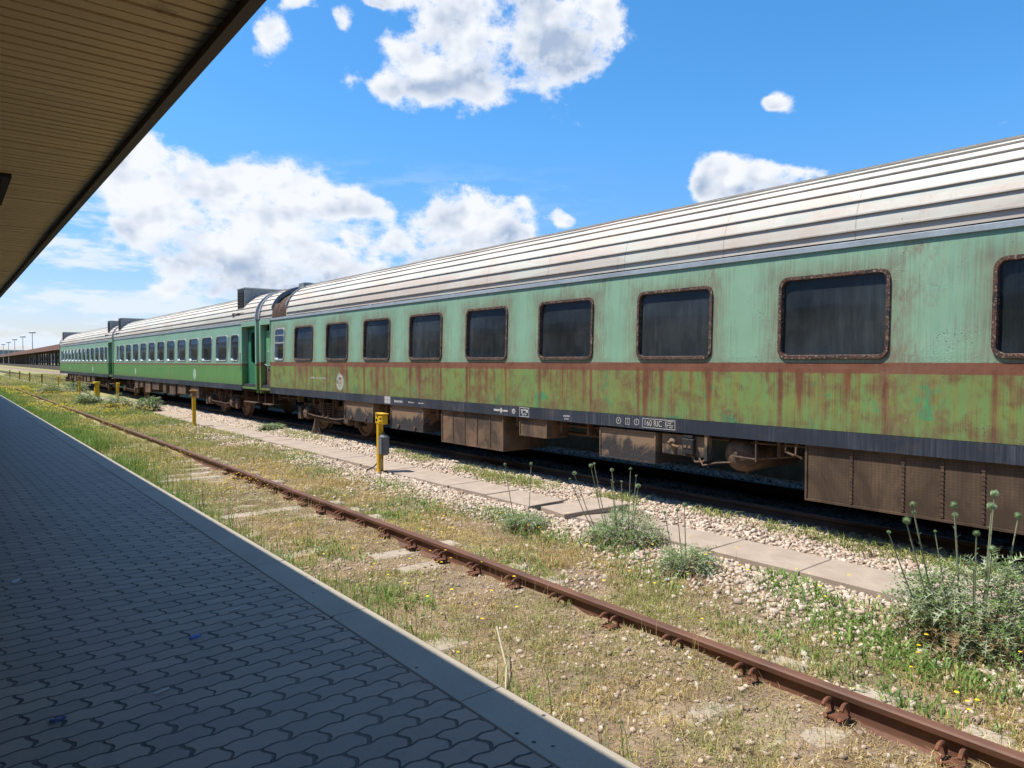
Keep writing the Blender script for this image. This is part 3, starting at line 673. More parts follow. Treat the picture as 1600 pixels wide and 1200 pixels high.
            for k, (zz, xo) in enumerate(((0.56, 0.06),)):
                stp.box(-HW+xo-0.03, -HW+xo+0.24, ya+0.05, yb-0.05, zz, zz+0.03, 0.005)
            for yy in (ya+0.06, yb-0.06): stp.box(-HW+0.10, -HW+0.13, yy-0.012, yy+0.012, 0.57, 0.98)
            stp.build('entrance_step', M['bogie'], root)
    return root, skirt
XC = TRAIN_X + HW
# --- first coach (nearest, most rusted)
Y1 = 8.4
w1 = [(y-Y1, 2.355, 1.22, 0.92, 0.085, 'old') for y in (-2.6, -0.47, 1.66, 3.79, 5.92, 8.0, 10.04, 12.07, 14.11, 16.14, 18.19)]
w1.append((19.93-Y1, 2.36, 0.74, 0.92, 0.085, 'small'))
c1, sk1 = coach('railway_coach', XC, Y1, 'rust-streaked pale green and olive coach with rusty window frames nearest the camera', w1, 'old',
                (0.0, 0.90), M['paint_old'], M['roof_old'], -4.7-Y1, 21.55-Y1, [('recess', 19.4-Y1, 20.5-Y1)], seed=3, group='railway coaches of the abandoned train')
def part_box(parent, name, mat, y0, y1, z0, z1, depth=0.9, x0=-HW+0.03, frame=True, wy=0, seams=0, latches=0):
    b = MB(); b.box(x0, x0+depth, y0-wy, y1-wy, z0, z1, 0.012)
    if frame:
        t = 0.03
        for (a, c, e, f) in ((y0, y1, z0, z0+t), (y0, y1, z1-t, z1), (y0, y0+t, z0+t, z1-t), (y1-t, y1, z0+t, z1-t)): b.box(x0-0.014, x0+0.002, a-wy+0.004, c-wy-0.004, e+0.003, f-0.003)
    o = b.build(name, mat, parent)
    if seams:
        s_ = MB()
        for k in range(1, seams): yy = y0+(y1-y0)*k/seams-wy; s_.box(x0-0.010, x0+0.002, yy-0.010, yy+0.010, z0+0.04, z1-0.04); s_.build('panel_strip', M['bogie'], o); s_ = MB()
    if latches:
        s_ = MB()
        for k in range(latches):
            yy = y0+(y1-y0)*(k+0.5)/latches-wy; s_.box(x0-0.028, x0, yy-0.035, yy+0.035, z0+0.03, z0+0.10, 0.006); s_.build('latch', M['box'], o); s_ = MB()
    return o
bogie(c1, 17.15-Y1)
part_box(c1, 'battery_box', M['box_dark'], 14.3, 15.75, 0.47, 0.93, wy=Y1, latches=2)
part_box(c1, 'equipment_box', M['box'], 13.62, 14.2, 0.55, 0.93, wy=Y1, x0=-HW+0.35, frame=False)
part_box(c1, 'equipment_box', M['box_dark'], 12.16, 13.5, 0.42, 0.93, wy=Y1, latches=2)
part_box(c1, 'equipment_box', M['box'], 11.66, 12.12, 0.50, 0.93, wy=Y1, x0=-HW+0.4, frame=False)
part_box(c1, 'equipment_box', M['box'], 9.55, 11.5, 0.30, 0.93, wy=Y1, seams=5, depth=1.0)
part_box(c1, 'equipment_box', M['box'], 8.42, 9.12, 0.62, 0.93, wy=Y1, depth=0.45)
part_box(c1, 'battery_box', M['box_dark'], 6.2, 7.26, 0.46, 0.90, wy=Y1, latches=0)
part_box(c1, 'generator_housing', M['mesh_panel'], 0.1, 4.07, 0.30, 0.93, wy=Y1, seams=0, depth=1.1)
for yy in (3.55, 3.03, 2.67, 2.32, 1.9, 1.3, 0.7):
    b = MB()
    b.box(-HW+0.021, -HW+0.032, yy-Y1-0.012, yy-Y1+0.012, 0.34, 0.92)
    for k in range(13): b.box(-HW+0.018, -HW+0.022, yy-Y1-0.017, yy-Y1+0.017, 0.36+k*0.043, 0.378+k*0.043)
    b.build('panel_strip', M['bogie'], c1)
# valve panel between the battery box and the air tank
b = MB(); b.box(-HW+0.05, -HW+0.10, 5.35-Y1, 6.12-Y1, 0.62, 0.90, 0.01); b.box(-HW+0.0, -HW+0.05, 5.36-Y1, 5.40-Y1, 0.60, 0.93); b.build('valve_panel', M['box_dark'], c1)
b = MB(); b.box(-HW-0.02, -HW+0.05, 5.56-Y1, 5.74-Y1, 0.66, 0.86, 0.01); b.box(-HW-0.005, -HW+0.05, 5.58-Y1, 5.72-Y1, 0.87, 0.905, 0.004); v_ = b.build('valve_box', M['rubber'], c1)
b = MB()
for dy in (-0.035, 0.035): b.box(-HW-0.026, -HW-0.018, 5.65+dy-0.022-Y1, 5.65+dy+0.022-Y1, 0.74, 0.775); b.build('switch', M['box'], v_); b = MB()
b = MB(); b.lathe((-HW+0.05, 5.93-Y1, 0.79), (-1, 0, 0), [(0, 0.06), (0.03, 0.055), (0.05, 0.03), (0.10, 0.022), (0.11, 0.001)], 12); b.tube([(-HW+0.0, 5.95-Y1, 0.77), (-HW-0.02, 5.86-Y1, 0.75), (-HW+0.0, 5.80-Y1, 0.74)], 0.018, 6)
b.build('brake_pipe', M['box'], c1, smooth=True); b = MB()
b.tube([(-HW+0.03, 5.62-Y1, 0.66), (-HW+0.02, 5.55-Y1, 0.57), (-HW+0.05, 5.45-Y1, 0.58), (-HW+0.04, 5.38-Y1, 0.64)], 0.016, 6); b.tube([(-HW+0.03, 5.5-Y1, 0.62), (-HW+0.0, 5.42-Y1, 0.54), (-HW+0.08, 5.28-Y1, 0.58), (-HW+0.1, 5.0-Y1, 0.62)], 0.012, 6)
b.build('brake_pipe', M['box'], c1, smooth=True)
b = MB(); b.lathe((-HW+0.06, 4.98-Y1, 0.72), (1, 0, 0), [(0, 0.001), (0.008, 0.08), (0.03, 0.155), (0.07, 0.205), (0.12, 0.222), (1.25, 0.222), (1.35, 0.1), (1.36, 0.001)], 32)
b.lathe((-HW+0.04, 4.98-Y1, 0.72), (1, 0, 0), [(0, 0.001), (0.0, 0.03), (0.03, 0.034)], 12); b.lathe((-HW+0.3, 4.98-Y1, 0.51), (0, 0, -1), [(0, 0.03), (0.03, 0.02), (0.07, 0.012), (0.075, 0.001)], 8)
t_ = b.build('air_tank', M['box'], c1, smooth=True)
b = MB()
for xx in (-HW+0.28, -HW+1.0): b.lathe((xx, 4.98-Y1, 0.72), (1, 0, 0), [(0, 0.224), (0.0, 0.232), (0.04, 0.232), (0.04, 0.224)], 32); b.build('tank_strap', M['box'], t_); b = MB()
b.tube([(-HW+0.02, 5.0-Y1, 0.70), (-HW+0.03, 4.7-Y1, 0.69), (-HW+0.25, 4.35-Y1, 0.74), (-HW+0.5, 4.1-Y1, 0.78)], 0.012, 6)
b.tube([(-HW+0.02, 4.68-Y1, 0.93), (-HW+0.02, 4.68-Y1, 0.66)], 0.016, 6); b.tube([(-HW+0.02, 4.3-Y1, 0.93), (-HW+0.02, 4.3-Y1, 0.82), (-HW+0.02, 4.2-Y1, 0.79)], 0.014, 6); b.tube([(-HW+0.02, 4.17-Y1, 0.93), (-HW-0.0, 4.17-Y1, 0.80), (-HW+0.05, 4.12-Y1, 0.76)], 0.014, 6)
b.build('brake_pipe', M['box'], t_)
bogie(c1, -0.6-Y1-1.2)
# stencils on the skirt and the round emblem
XS = -HW-0.014
def plate(parent, y, z, w, h, mat=None, name='stencil_plate', frame=0.0):
    b = MB()
    if frame:
        for (a, c, e, f) in ((y-w/2, y+w/2, z-h/2, z-h/2+frame), (y-w/2, y+w/2, z+h/2-frame, z+h/2), (y-w/2, y-w/2+frame, z-h/2+frame, z+h/2-frame), (y+w/2-frame, y+w/2, z-h/2+frame, z+h/2-frame)): b.box(XS-0.002, XS+0.004, a, c, e, f)
    else: b.box(XS-0.002, XS+0.004, y-w/2, y+w/2, z-h/2, z+h/2)
    return b.build(name, mat or M['white'], parent)
yl = lambda y: y-Y1
p = plate(sk1, yl(6.13), 1.018, 0.56, 0.128, name='stencil_frame', frame=0.007)
text_on('stencil_lettering', '160 RIC', 0.118, XS-0.002, yl(6.225), 1.018, M['white'], sk1, 0.80)
text_on('stencil_lettering', '1', 0.11, XS-0.002, yl(6.005), 1.018, M['white'], sk1, 0.8)
b = MB()
for k, (w_, dy) in enumerate(((0.09, 0), (0.05, 0.01), (0.10, 0.0), (0.06, -0.01))): b.box(XS-0.002, XS+0.003, yl(5.93)+dy-w_/2, yl(5.93)+dy+w_/2, 1.057-k*0.026, 1.066-k*0.026)
b.box(XS-0.002, XS+0.003, yl(5.985)-0.003, yl(5.985)+0.003, 0.962, 1.075); b.build('stencil_lettering', M['white'], sk1)
def circ(parent, y, z, r, t, name='stencil_ring'):
    b = MB(); b.lathe((XS+0.003, y, z), (-1, 0, 0), [(0, r-t), (0.004, r-t), (0.004, r), (0, r)], 28); return b.build(name, M['white'], parent)
circ(sk1, yl(6.85), 1.018, 0.046, 0.008); text_on('stencil_lettering', '4', 0.058, XS-0.002, yl(6.85), 1.018, M['white'], sk1)
plate(sk1, yl(6.68), 1.02, 0.085, 0.09, name='stencil_frame', frame=0.006); text_on('stencil_lettering', '2', 0.075, XS-0.002, yl(6.68), 1.02, M['white'], sk1)
circ(sk1, yl(6.515), 1.02, 0.046, 0.008); text_on('stencil_lettering', '5', 0.058, XS-0.002, yl(6.515), 1.02, M['white'], sk1)
plate(sk1, yl(8.95), 1.02, 0.25, 0.155, name='stencil_frame', frame=0.009)
b = MB()
for (dy, dz, w_, h_) in ((0.05, 0.035, 0.08, 0.02), (0.06, 0.0, 0.03, 0.035), (0.0, -0.03, 0.12, 0.014), (0.03, -0.045, 0.02, 0.03), (-0.03, -0.035, 0.02, 0.04), (-0.07, 0.02, 0.05, 0.05), (-0.02, 0.04, 0.04, 0.03)): b.box(XS-0.002, XS+0.003, yl(8.95)+dy-w_/2, yl(8.95)+dy+w_/2, 1.02+dz-h_/2, 1.02+dz+h_/2)
b.build('worn_stencil_marks', M['white'], sk1)
b = MB(); b.lathe((XS+0.003, yl(9.23), 1.02), (-1, 0, 0), [(0.004, 0.0), (0.004, 0.045), (0, 0.045)], 24); b.build('stencil_disc', M['white'], sk1)
b = MB(); b.box(XS-0.003, XS+0.003, yl(9.23)-0.02, yl(9.23)-0.008, 0.995, 1.045); b.box(XS-0.003, XS+0.003, yl(9.23)+0.008, yl(9.23)+0.02, 0.995, 1.045); b.build('stencil_disc_mark', M['rubber'], sk1)
b = MB(); b.box(XS-0.002, XS+0.003, yl(9.70)-0.08, yl(9.70)+0.08, 1.0, 1.035); b.box(XS-0.002, XS+0.003, yl(9.45)-0.06, yl(9.45)+0.06, 1.0, 1.03)
b.add([(XS-0.002, yl(9.57)+0.05, 1.018), (XS-0.002, yl(9.57), 1.07), (XS-0.002, yl(9.57)-0.05, 1.018), (XS-0.002, yl(9.57), 0.966)], [(0, 1, 2, 3)]); b.build('stencil_arrow', M['white'], sk1)
b = MB()
for k in range(4):
    for q in range(2): b.box(XS-0.002, XS+0.003, yl(13.45)+k*0.066, yl(13.45)+k*0.066+0.058, 0.955+q*0.078, 1.028+q*0.078)
b.build('stencil_grid', M['white'], sk1)
for (yy, ww, hh) in ((13.1, 0.34, 0.055), (12.58, 0.22, 0.028), (12.2, 0.2, 0.028), (7.93, 0.14, 0.03), (7.93, 0.09, 0.02)):
    b = MB(); x_ = -ww/2; zc = 1.02 if hh != 0.02 else 0.975
    while x_ < ww/2: d_ = random.uniform(0.008, 0.03); b.box(XS-0.002, XS+0.003, yl(yy)+x_, yl(yy)+x_+d_, zc-hh/2, zc+hh/2*random.uniform(0.4, 1)); x_ += d_+random.uniform(0.004, 0.012)
    b.build('worn_stencil_marks', M['white'], sk1)
b = MB(); x_ = -0.5
while x_ < 0.5:
    d_ = random.uniform(0.012, 0.035); h_ = random.choice((0.03, 0.03, 0.045))
    if random.random() < 0.85: b.box(-HW-0.003, -HW+0.001, yl(17.25)+x_, yl(17.25)+x_+d_, 1.42, 1.42+h_)
    x_ += d_+random.uniform(0.01, 0.02)
b.build('worn_stencil_marks', M['white'], c1)
def emblem(parent, y, z, r, detail, mat):
    b = MB(); X0 = -HW
    def rg(r0, r1, a0=0, a1=360, dz=0, dy=0):
        n = max(6, int((a1-a0)/9)); k = len(b.v)
        for i in range(n+1):
            a = R(a0+(a1-a0)*i/n)
            for q in (r0, r1): b.v.append((X0-0.003, y+dy+q*math.cos(a), z+dz+q*math.sin(a)))
        for i in range(n): b.f.append((k+2*i, k+2*i+1, k+2*i+3, k+2*i+2))
    if detail:
        rg(r*0.90, r); rg(r*0.60, r*0.84, 20, 340); rg(r*0.34, r*0.50, 130, 410); rg(0, r*0.17, dz=r*0.05)
        rg(r*0.22, r*0.28, 200, 340, dz=-r*0.1); b.box(X0-0.003, X0-0.001, y-r*0.08, y+r*0.3, z-r*0.62, z-r*0.56)
    else: rg(0, r)
    return b.build('round_emblem', mat, parent)
emblem(c1, yl(15.95), 1.365, 0.205, True, M['white'])
M['faded_white'] = simple('faded_white_disc', (0.42, 0.56, 0.42), (0.28, 0.42, 0.28), 9, 0.7, bump=0)
# --- second and third coach
Y2 = 33.6
w2 = [(23.92-Y2, 2.32, 0.84, 0.88, 0.12, 'new')] + [(25.34+1.752*k-Y2, 2.32, 1.29, 0.88, 0.13, 'new') for k in range(11)] + [(44.0-Y2, 2.32, 0.5, 0.88, 0.1, 'new')]
c2, sk2 = coach('railway_coach', XC, Y2, 'brighter green coach with pale window frames coupled behind the rusty one', w2, 'new', (1.37, 0.0), M['paint_new'], M['roof_new'],
                21.83-Y2, 45.2-Y2, [('unit', 23.2-Y2, 23.95-Y2), ('unit', 43.6-Y2, 44.35-Y2)], seed=9, group='railway coaches of the abandoned train')
bogie(c2, 26.0-Y2); bogie(c2, 41.6-Y2)
rs = random.Random(5); yy = 28.2
while yy < 39.2:
    w_ = rs.uniform(0.6, 1.5); part_box(c2, 'equipment_box', rs.choice((M['box'], M['box_dark'], M['box'])), yy, yy+w_, rs.uniform(0.38, 0.65), 0.93, wy=Y2, depth=0.8, latches=rs.choice((0, 2))); yy += w_+rs.uniform(0.25, 0.8)
b = MB()
for k in range(16): q = 28+k*0.75+rs.uniform(-.2, .2); b.tube([(-HW+0.1, q-Y2, 0.93), (-HW+0.08, q-Y2, rs.uniform(0.45, 0.7)), (-HW+0.15, q+0.3-Y2, 0.45)], 0.02, 6)
b.build('brake_pipe', M['bogie'], c2)
emblem(c2, 28.7-Y2, 1.385, 0.205, False, M['faded_white']); emblem(c2, 39.4-Y2, 1.385, 0.17, False, M['faded_white'])
b = MB()
for k in range(30):
    yy = rs.uniform(22.9, 45)-Y2; zz = rs.choice((3.02, 3.0, 1.9))+rs.uniform(-0.06, 0.05); b.box(wall_x(zz)-0.003, wall_x(zz)+0.002, yy, yy+rs.uniform(0.02, 0.07), zz, zz+rs.uniform(0.02, 0.06))
b.build('rust_hole', M['rust'], c2)
b = MB()
for k in range(9): b.box(wall_x(2.3)-0.004, wall_x(2.3)+0.001, 24.5-Y2, 24.56-Y2, 1.95+k*0.085, 2.0+k*0.085)
b.build('side_marking', M['box'], c2)
c3 = copy_tree(c2); c3.location = (XC, Y2+23.68, 0); c3['label'] = 'farthest green coach at the tail of the train, beside the distant canopy'
# ---------------------------------------------------------------- rails
def rail_obj(name, x, y0, y1, label, mat, step=0.0, wob=0.0, group=None, z=0.0, ang=0.0, y_o=0):
    prof = [(-0.075, -0.172), (0.075, -0.172), (0.075, -0.160), (0.016, -0.142), (0.010, -0.125), (0.010, -0.055), (0.033, -0.040), (0.036, -0.010), (0.028, 0.0), (-0.028, 0.0), (-0.036, -0.010), (-0.033, -0.040), (-0.010, -0.055), (-0.010, -0.125), (-0.016, -0.142), (-0.075, -0.160)]
    b = MB(); b.extrude([(p, q) for p, q in prof], 'y', y0, y1); o = b.build(name, mat, None, smooth=True); o.location = (x, y_o, z); o.rotation_euler = (0, 0, ang)
    tag(o, label, 'rail', group); return o
NR = 3.93
rail_obj('rail', NR, -6, 160, 'brown rusty rail of the near track running through dry grass', M['rail'])
rail_obj('rail', NR-1.505, -6, 160, 'rusty rail close beside the platform face', M['rail'])
rail_obj('rail', 8.20, -8, 160, 'brown rail under the near side of the coaches', M['rail_dark'])
rail_obj('rail', 9.70, -8, 160, 'rail under the far side of the coaches', M['rail_dark'])
rail_obj('rail', 13.9, 20, 260, 'left rail of the distant track beyond the train', M['rail_dark'], z=0.12)
rail_obj('rail', 15.4, 20, 260, 'right rail of the distant track beyond the train', M['rail_dark'], z=0.12)
# concrete sleepers of the near track
sb = MB(); sb.box(-1.25, 1.25, -0.125, 0.125, -0.21, 0.0, 0.02)
def sleeper(y, dz):
    o = sb.build('concrete_sleeper', M['sleeper']) if sleeper.m is None else bpy.data.objects.new('concrete_sleeper', sleeper.m)
    if sleeper.m is None: sleeper.m = o.data
    else: COL.objects.link(o)
    o.location = (NR-0.752, y, -0.143+dz); o.rotation_euler = (0, 0, R(rs.uniform(-1.2, 1.2)))
    tag(o, 'weathered concrete sleeper half buried in dry grass under the near rails', 'sleeper', 'concrete sleepers of the near track'); return o
sleeper.m = None
cb = MB()
for k in (-1, 1):
    pts = [(-0.10+0.050*math.cos(t), k*0.045+0.015*t/6*k, 0.045+0.050*math.sin(t)) for t in np.linspace(-2.6, 2.6, 14)]
    cb.tube(pts, 0.012, 7)
cb.box(-0.13, -0.04, -0.06, 0.06, 0.0, 0.02, 0.004)
clip_me = cb.mesh('rail_clip', M['rust'], True)
for k in range(46):
    y = 0.72+0.575*k; s_ = sleeper(y, rs.uniform(-0.012, 0.006))
    if k < 22:
        c = bpy.data.objects.new('rail_clip', clip_me); COL.objects.link(c); c.parent = s_; c.location = (0.752, 0, 0.02)
# ---------------------------------------------------------------- cable duct and its covers
b = MB(); b.box(6.21, 6.28, -4, 150, -0.46, -0.172); b.box(6.76, 6.83, -4, 150, -0.46, -0.172); b.box(6.28, 6.76, -4, 150, -0.48, -0.42)
tag(b.build('cable_duct', M['trough']), 'grey concrete duct channel under the row of slabs, open where one slab has slipped', 'cable duct')
slab_me = []
for q in range(4):
    b = MB(); b.box(-0.32, 0.32, -0.490, 0.490, -0.032, 0.032, 0.006); slab_me.append(b.mesh('duct_cover_slab', M['slab']))
y = -2.6; k = 0
HOLE = (6.2, 7.3)
while y < 75:
    if HOLE[0] < y+0.5 < HOLE[1]: y = HOLE[1]-0.0; continue
    o = bpy.data.objects.new('duct_cover_slab', slab_me[k % 4]); COL.objects.link(o)
    o.location = (6.52+rs.uniform(-0.014, 0.014), y+0.5, -0.138+rs.uniform(-0.005, 0.007)); o.rotation_euler = (R(rs.uniform(-0.5, 0.5)), R(rs.uniform(-0.6, 0.6)), R(rs.uniform(-0.9, 0.9)))
    tag(o, 'sandy concrete cover slab lying flat in the straight row over the duct', 'concrete slab', 'cover slabs of the cable duct'); y += 1.0; k += 1
o = bpy.data.objects.new('duct_cover_slab', slab_me[0].copy()); COL.objects.link(o); o.location = (6.62, 6.66, -0.085); o.rotation_euler = (R(-3.0), R(2.0), R(76))
tag(o, 'cover slab slipped askew across the duct beside the open gap', 'concrete slab', 'cover slabs of the cable duct')
# ---------------------------------------------------------------- platform
m, g = material('wavy_paving'); co = g.coord(); x, y, z = g.sep(co)[:3]
BL, RW = 0.226, 0.113
wy = g.m('MULTIPLY', g.m('SINE', g.m('MULTIPLY', x, 2*math.pi/(BL/2))), 0.006)
wx = g.m('MULTIPLY', g.m('SINE', g.m('MULTIPLY', y, 2*math.pi/RW)), -0.012)
jit = g.noise(co, 1.3, 2); jf = g.noise(co, 45, 3, 0.6)
vv = g.m('DIVIDE', g.m('ADD', g.m('ADD', y, wy), g.m('MULTIPLY', jit, 0.02)), RW); row = g.m('FLOOR', vv)
uu = g.m('ADD', g.m('DIVIDE', g.m('ADD', x, wx), BL), g.m('ADD', g.m('MULTIPLY', g.m('MODULO', row, 2.0), 0.5), g.m('MULTIPLY', row, 0.015)))
fv = g.m('FRACT', vv); fu = g.m('FRACT', uu)
dv = g.m('MULTIPLY', g.m('MINIMUM', fv, g.m('SUBTRACT', 1.0, fv)), RW); du = g.m('MULTIPLY', g.m('MINIMUM', fu, g.m('SUBTRACT', 1.0, fu)), BL)
wj = g.m('MULTIPLY', g.m('SUBTRACT', jf, 0.5), 0.006); big = g.rng(g.noise(co, 5, 3), 0.36, 0.60, 0.002, 0.008)
jm = g.m('MAXIMUM', g.rng(g.m('ADD', dv, wj), 0.0065, 0.0035), g.rng(g.m('SUBTRACT', g.m('ADD', du, wj), big), 0.004, 0.0))
wn = g.new('ShaderNodeTexWhiteNoise'); g.put(wn.inputs['Vector'], g.comb(g.m('FLOOR', uu), row, 0))
n = g.noise(co, 1.1, 5, 0.6); f = g.noise(co, 60, 4, 0.65); n3 = g.noise(co, 7, 5, 0.7)
col = g.mix(wn.outputs[0], (0.36, 0.272, 0.198), (0.27, 0.208, 0.155))
col = g.mix(jm, col, (0.024, 0.02, 0.016))
col = g.mix(g.rng(n, 0.35, 0.7, 0, 0.5), col, (0.24, 0.195, 0.155)); col = g.mix(g.rng(n3, 0.55, 0.75, 0, 0.5), col, (0.18, 0.145, 0.12)); col = g.mix(g.rng(f, 0.55, 0.8, 0, 0.4), col, (0.10, 0.09, 0.08))
sp = g.rng(g.noise(co, 24, 4, 0.75), 0.70, 0.73); col = g.mix(g.m('MULTIPLY', sp, 0.7), col, (0.36, 0.35, 0.34))
h = g.m('ADD', g.m('MULTIPLY', jm, -1.0), g.m('ADD', g.m('MULTIPLY', f, 0.12), g.m('MULTIPLY', wn.outputs[0], 0.15)))
g.out(col, 0.65, 0, g.bump(h, 1.0, 0.012), 0.35); M['paving'] = m
m, g = material('kerb_concrete'); co = g.coord()
n = g.noise(co, 1.6, 5, 0.6); f = g.noise(co, 70, 4, 0.6)
col = g.mix(g.rng(n, 0.35, 0.65), (0.31, 0.27, 0.205), (0.37, 0.32, 0.245)); col = g.mix(g.rng(f, 0.5, 0.75, 0, 0.4), col, (0.2, 0.17, 0.13))
sp = g.rng(g.voro(co, 11, 'F1'), 0.13, 0.09); col = g.mix(g.m('MULTIPLY', sp, g.rng(g.noise(co, 3, 3), 0.45, 0.55)), col, (0.05, 0.045, 0.04))
g.out(col, 0.75, 0, g.bump(f, 0.4, 0.003), 0.3); M['kerb'] = m
PE = 2.0; KW = 0.265
b = MB(); b.box(-9, PE-KW-0.004, -40, 180, -0.6, PZ); tag(b.build('platform', M['paving']), kind='structure')
b = MB(); y = -8.0-0.12
while y < 180:
    L_ = 1.33; prof = [(PE-KW, -0.6), (PE-KW, PZ-0.004), (PE-KW+0.006, PZ+0.004), (PE-0.03, PZ+0.004), (PE, PZ-0.022), (PE, -0.6)]
    b.extrude(prof, 'y', y+0.003, y+L_-0.003); y += L_
tag(b.build('platform_kerb', M['kerb']), kind='structure')
b = MB(); b.box(11.0, 13.0, -60, 42, -0.5, 0.55); b.box(10.97, 13.03, -60.1, 42.1, 0.50, 0.58, 0.01); o_ = b.build('far_platform', M['trough']); tag(o_, kind='structure')
# ---------------------------------------------------------------- canopy over the platform
CE = 0.905; CZ = CAM_Z + 1.325
root = empty('platform_canopy', (-2.5, 20, PZ), 'brown slatted canopy over the shaded platform, seen from below', 'canopy')
def rel(o): o.location = (2.5, -20, -PZ); return o
b = MB(); y = -7.0; k = 0
while y < 178:
    dz_ = random.uniform(-0.002, 0.002)+0.006*math.sin(y*0.9); dy_ = random.uniform(-0.0012, 0.0012); b.box(-8.0, CE-0.02-random.uniform(0, 0.006), y+dy_, y+0.066+dy_, CZ+dz_, CZ+0.012+dz_); y += 0.083
o = b.build('soffit_slat', M['soffit'], root); rel(o); o['kind'] = 'stuff'
b = MB(); b.box(-8.0, 0.55, -7, 178, CZ+0.03, CZ+0.28); rel(b.build('roof_deck', M['fascia'], root))
b = MB(); b.box(0.5, CE-0.02, -7, 178, CZ+0.02, CZ+0.035); b.box(CE-0.02, CE+0.012, -7, 178, CZ-0.045, CZ+0.035); b.box(CE-0.035, CE-0.02, -7, 178, CZ-0.045, CZ-0.005); rel(b.build('fascia', M['fascia'], root))
b = MB()
for (px, py) in ((-4.5, 2.0), (-4.5, 9.0), (-4.5, 16.0), (-4.5, 23), (-4.5, 30), (-4.5, 37), (-4.5, 44), (-4.5, 51)): b.box(px-0.15, px+0.15, py-0.15, py+0.15, PZ, CZ)
rel(b.build('support_column', M['column'], root))
# recessed light in the soffit
LX, LY = 0.10, 6.68
lt = empty('ceiling_light', (LX, LY, CZ), 'unlit rectangular light fitting set into the brown slatted canopy', 'ceiling light')
b = MB(); sx_, sy_ = 0.30, 0.57
for (a, c, e, f) in ((-sx_, sx_, -sy_, -sy_+0.05), (-sx_, sx_, sy_-0.05, sy_), (-sx_, -sx_+0.05, -sy_+0.05, sy_-0.05), (sx_-0.05, sx_, -sy_+0.05, sy_-0.05)): b.box(a, c, e, f, -0.03, 0.01)
b.build('frame', M['rubber'], lt)
b = MB(); b.box(-0.25, 0.25, -0.52, 0.52, -0.012, -0.006); b.build('reflector', M['grey_metal'], lt)
b = MB(); b.tube([(0.13, -0.42, -0.028), (0.13, 0.42, -0.028)], 0.022, 8); b.box(0.10, 0.16, -0.5, -0.42, -0.045, -0.012); b.box(0.10, 0.16, 0.42, 0.5, -0.045, -0.012); b.build('tube_holder', M['rubber'], lt)
# unseen wall added behind the camera (never in the picture, but it shades the platform and shows in the coach windows)
b = MB(); b.box(-9.0, -8.4, -40, 180, PZ+0.002, 9.0)
tag(b.build('unseen_back_wall', simple('unseen_back_wall_render', (0.36, 0.40, 0.44), (0.28, 0.30, 0.33), 0.8, 0.9)), 'plain tall unseen wall added at the back of the covered platform', 'wall')
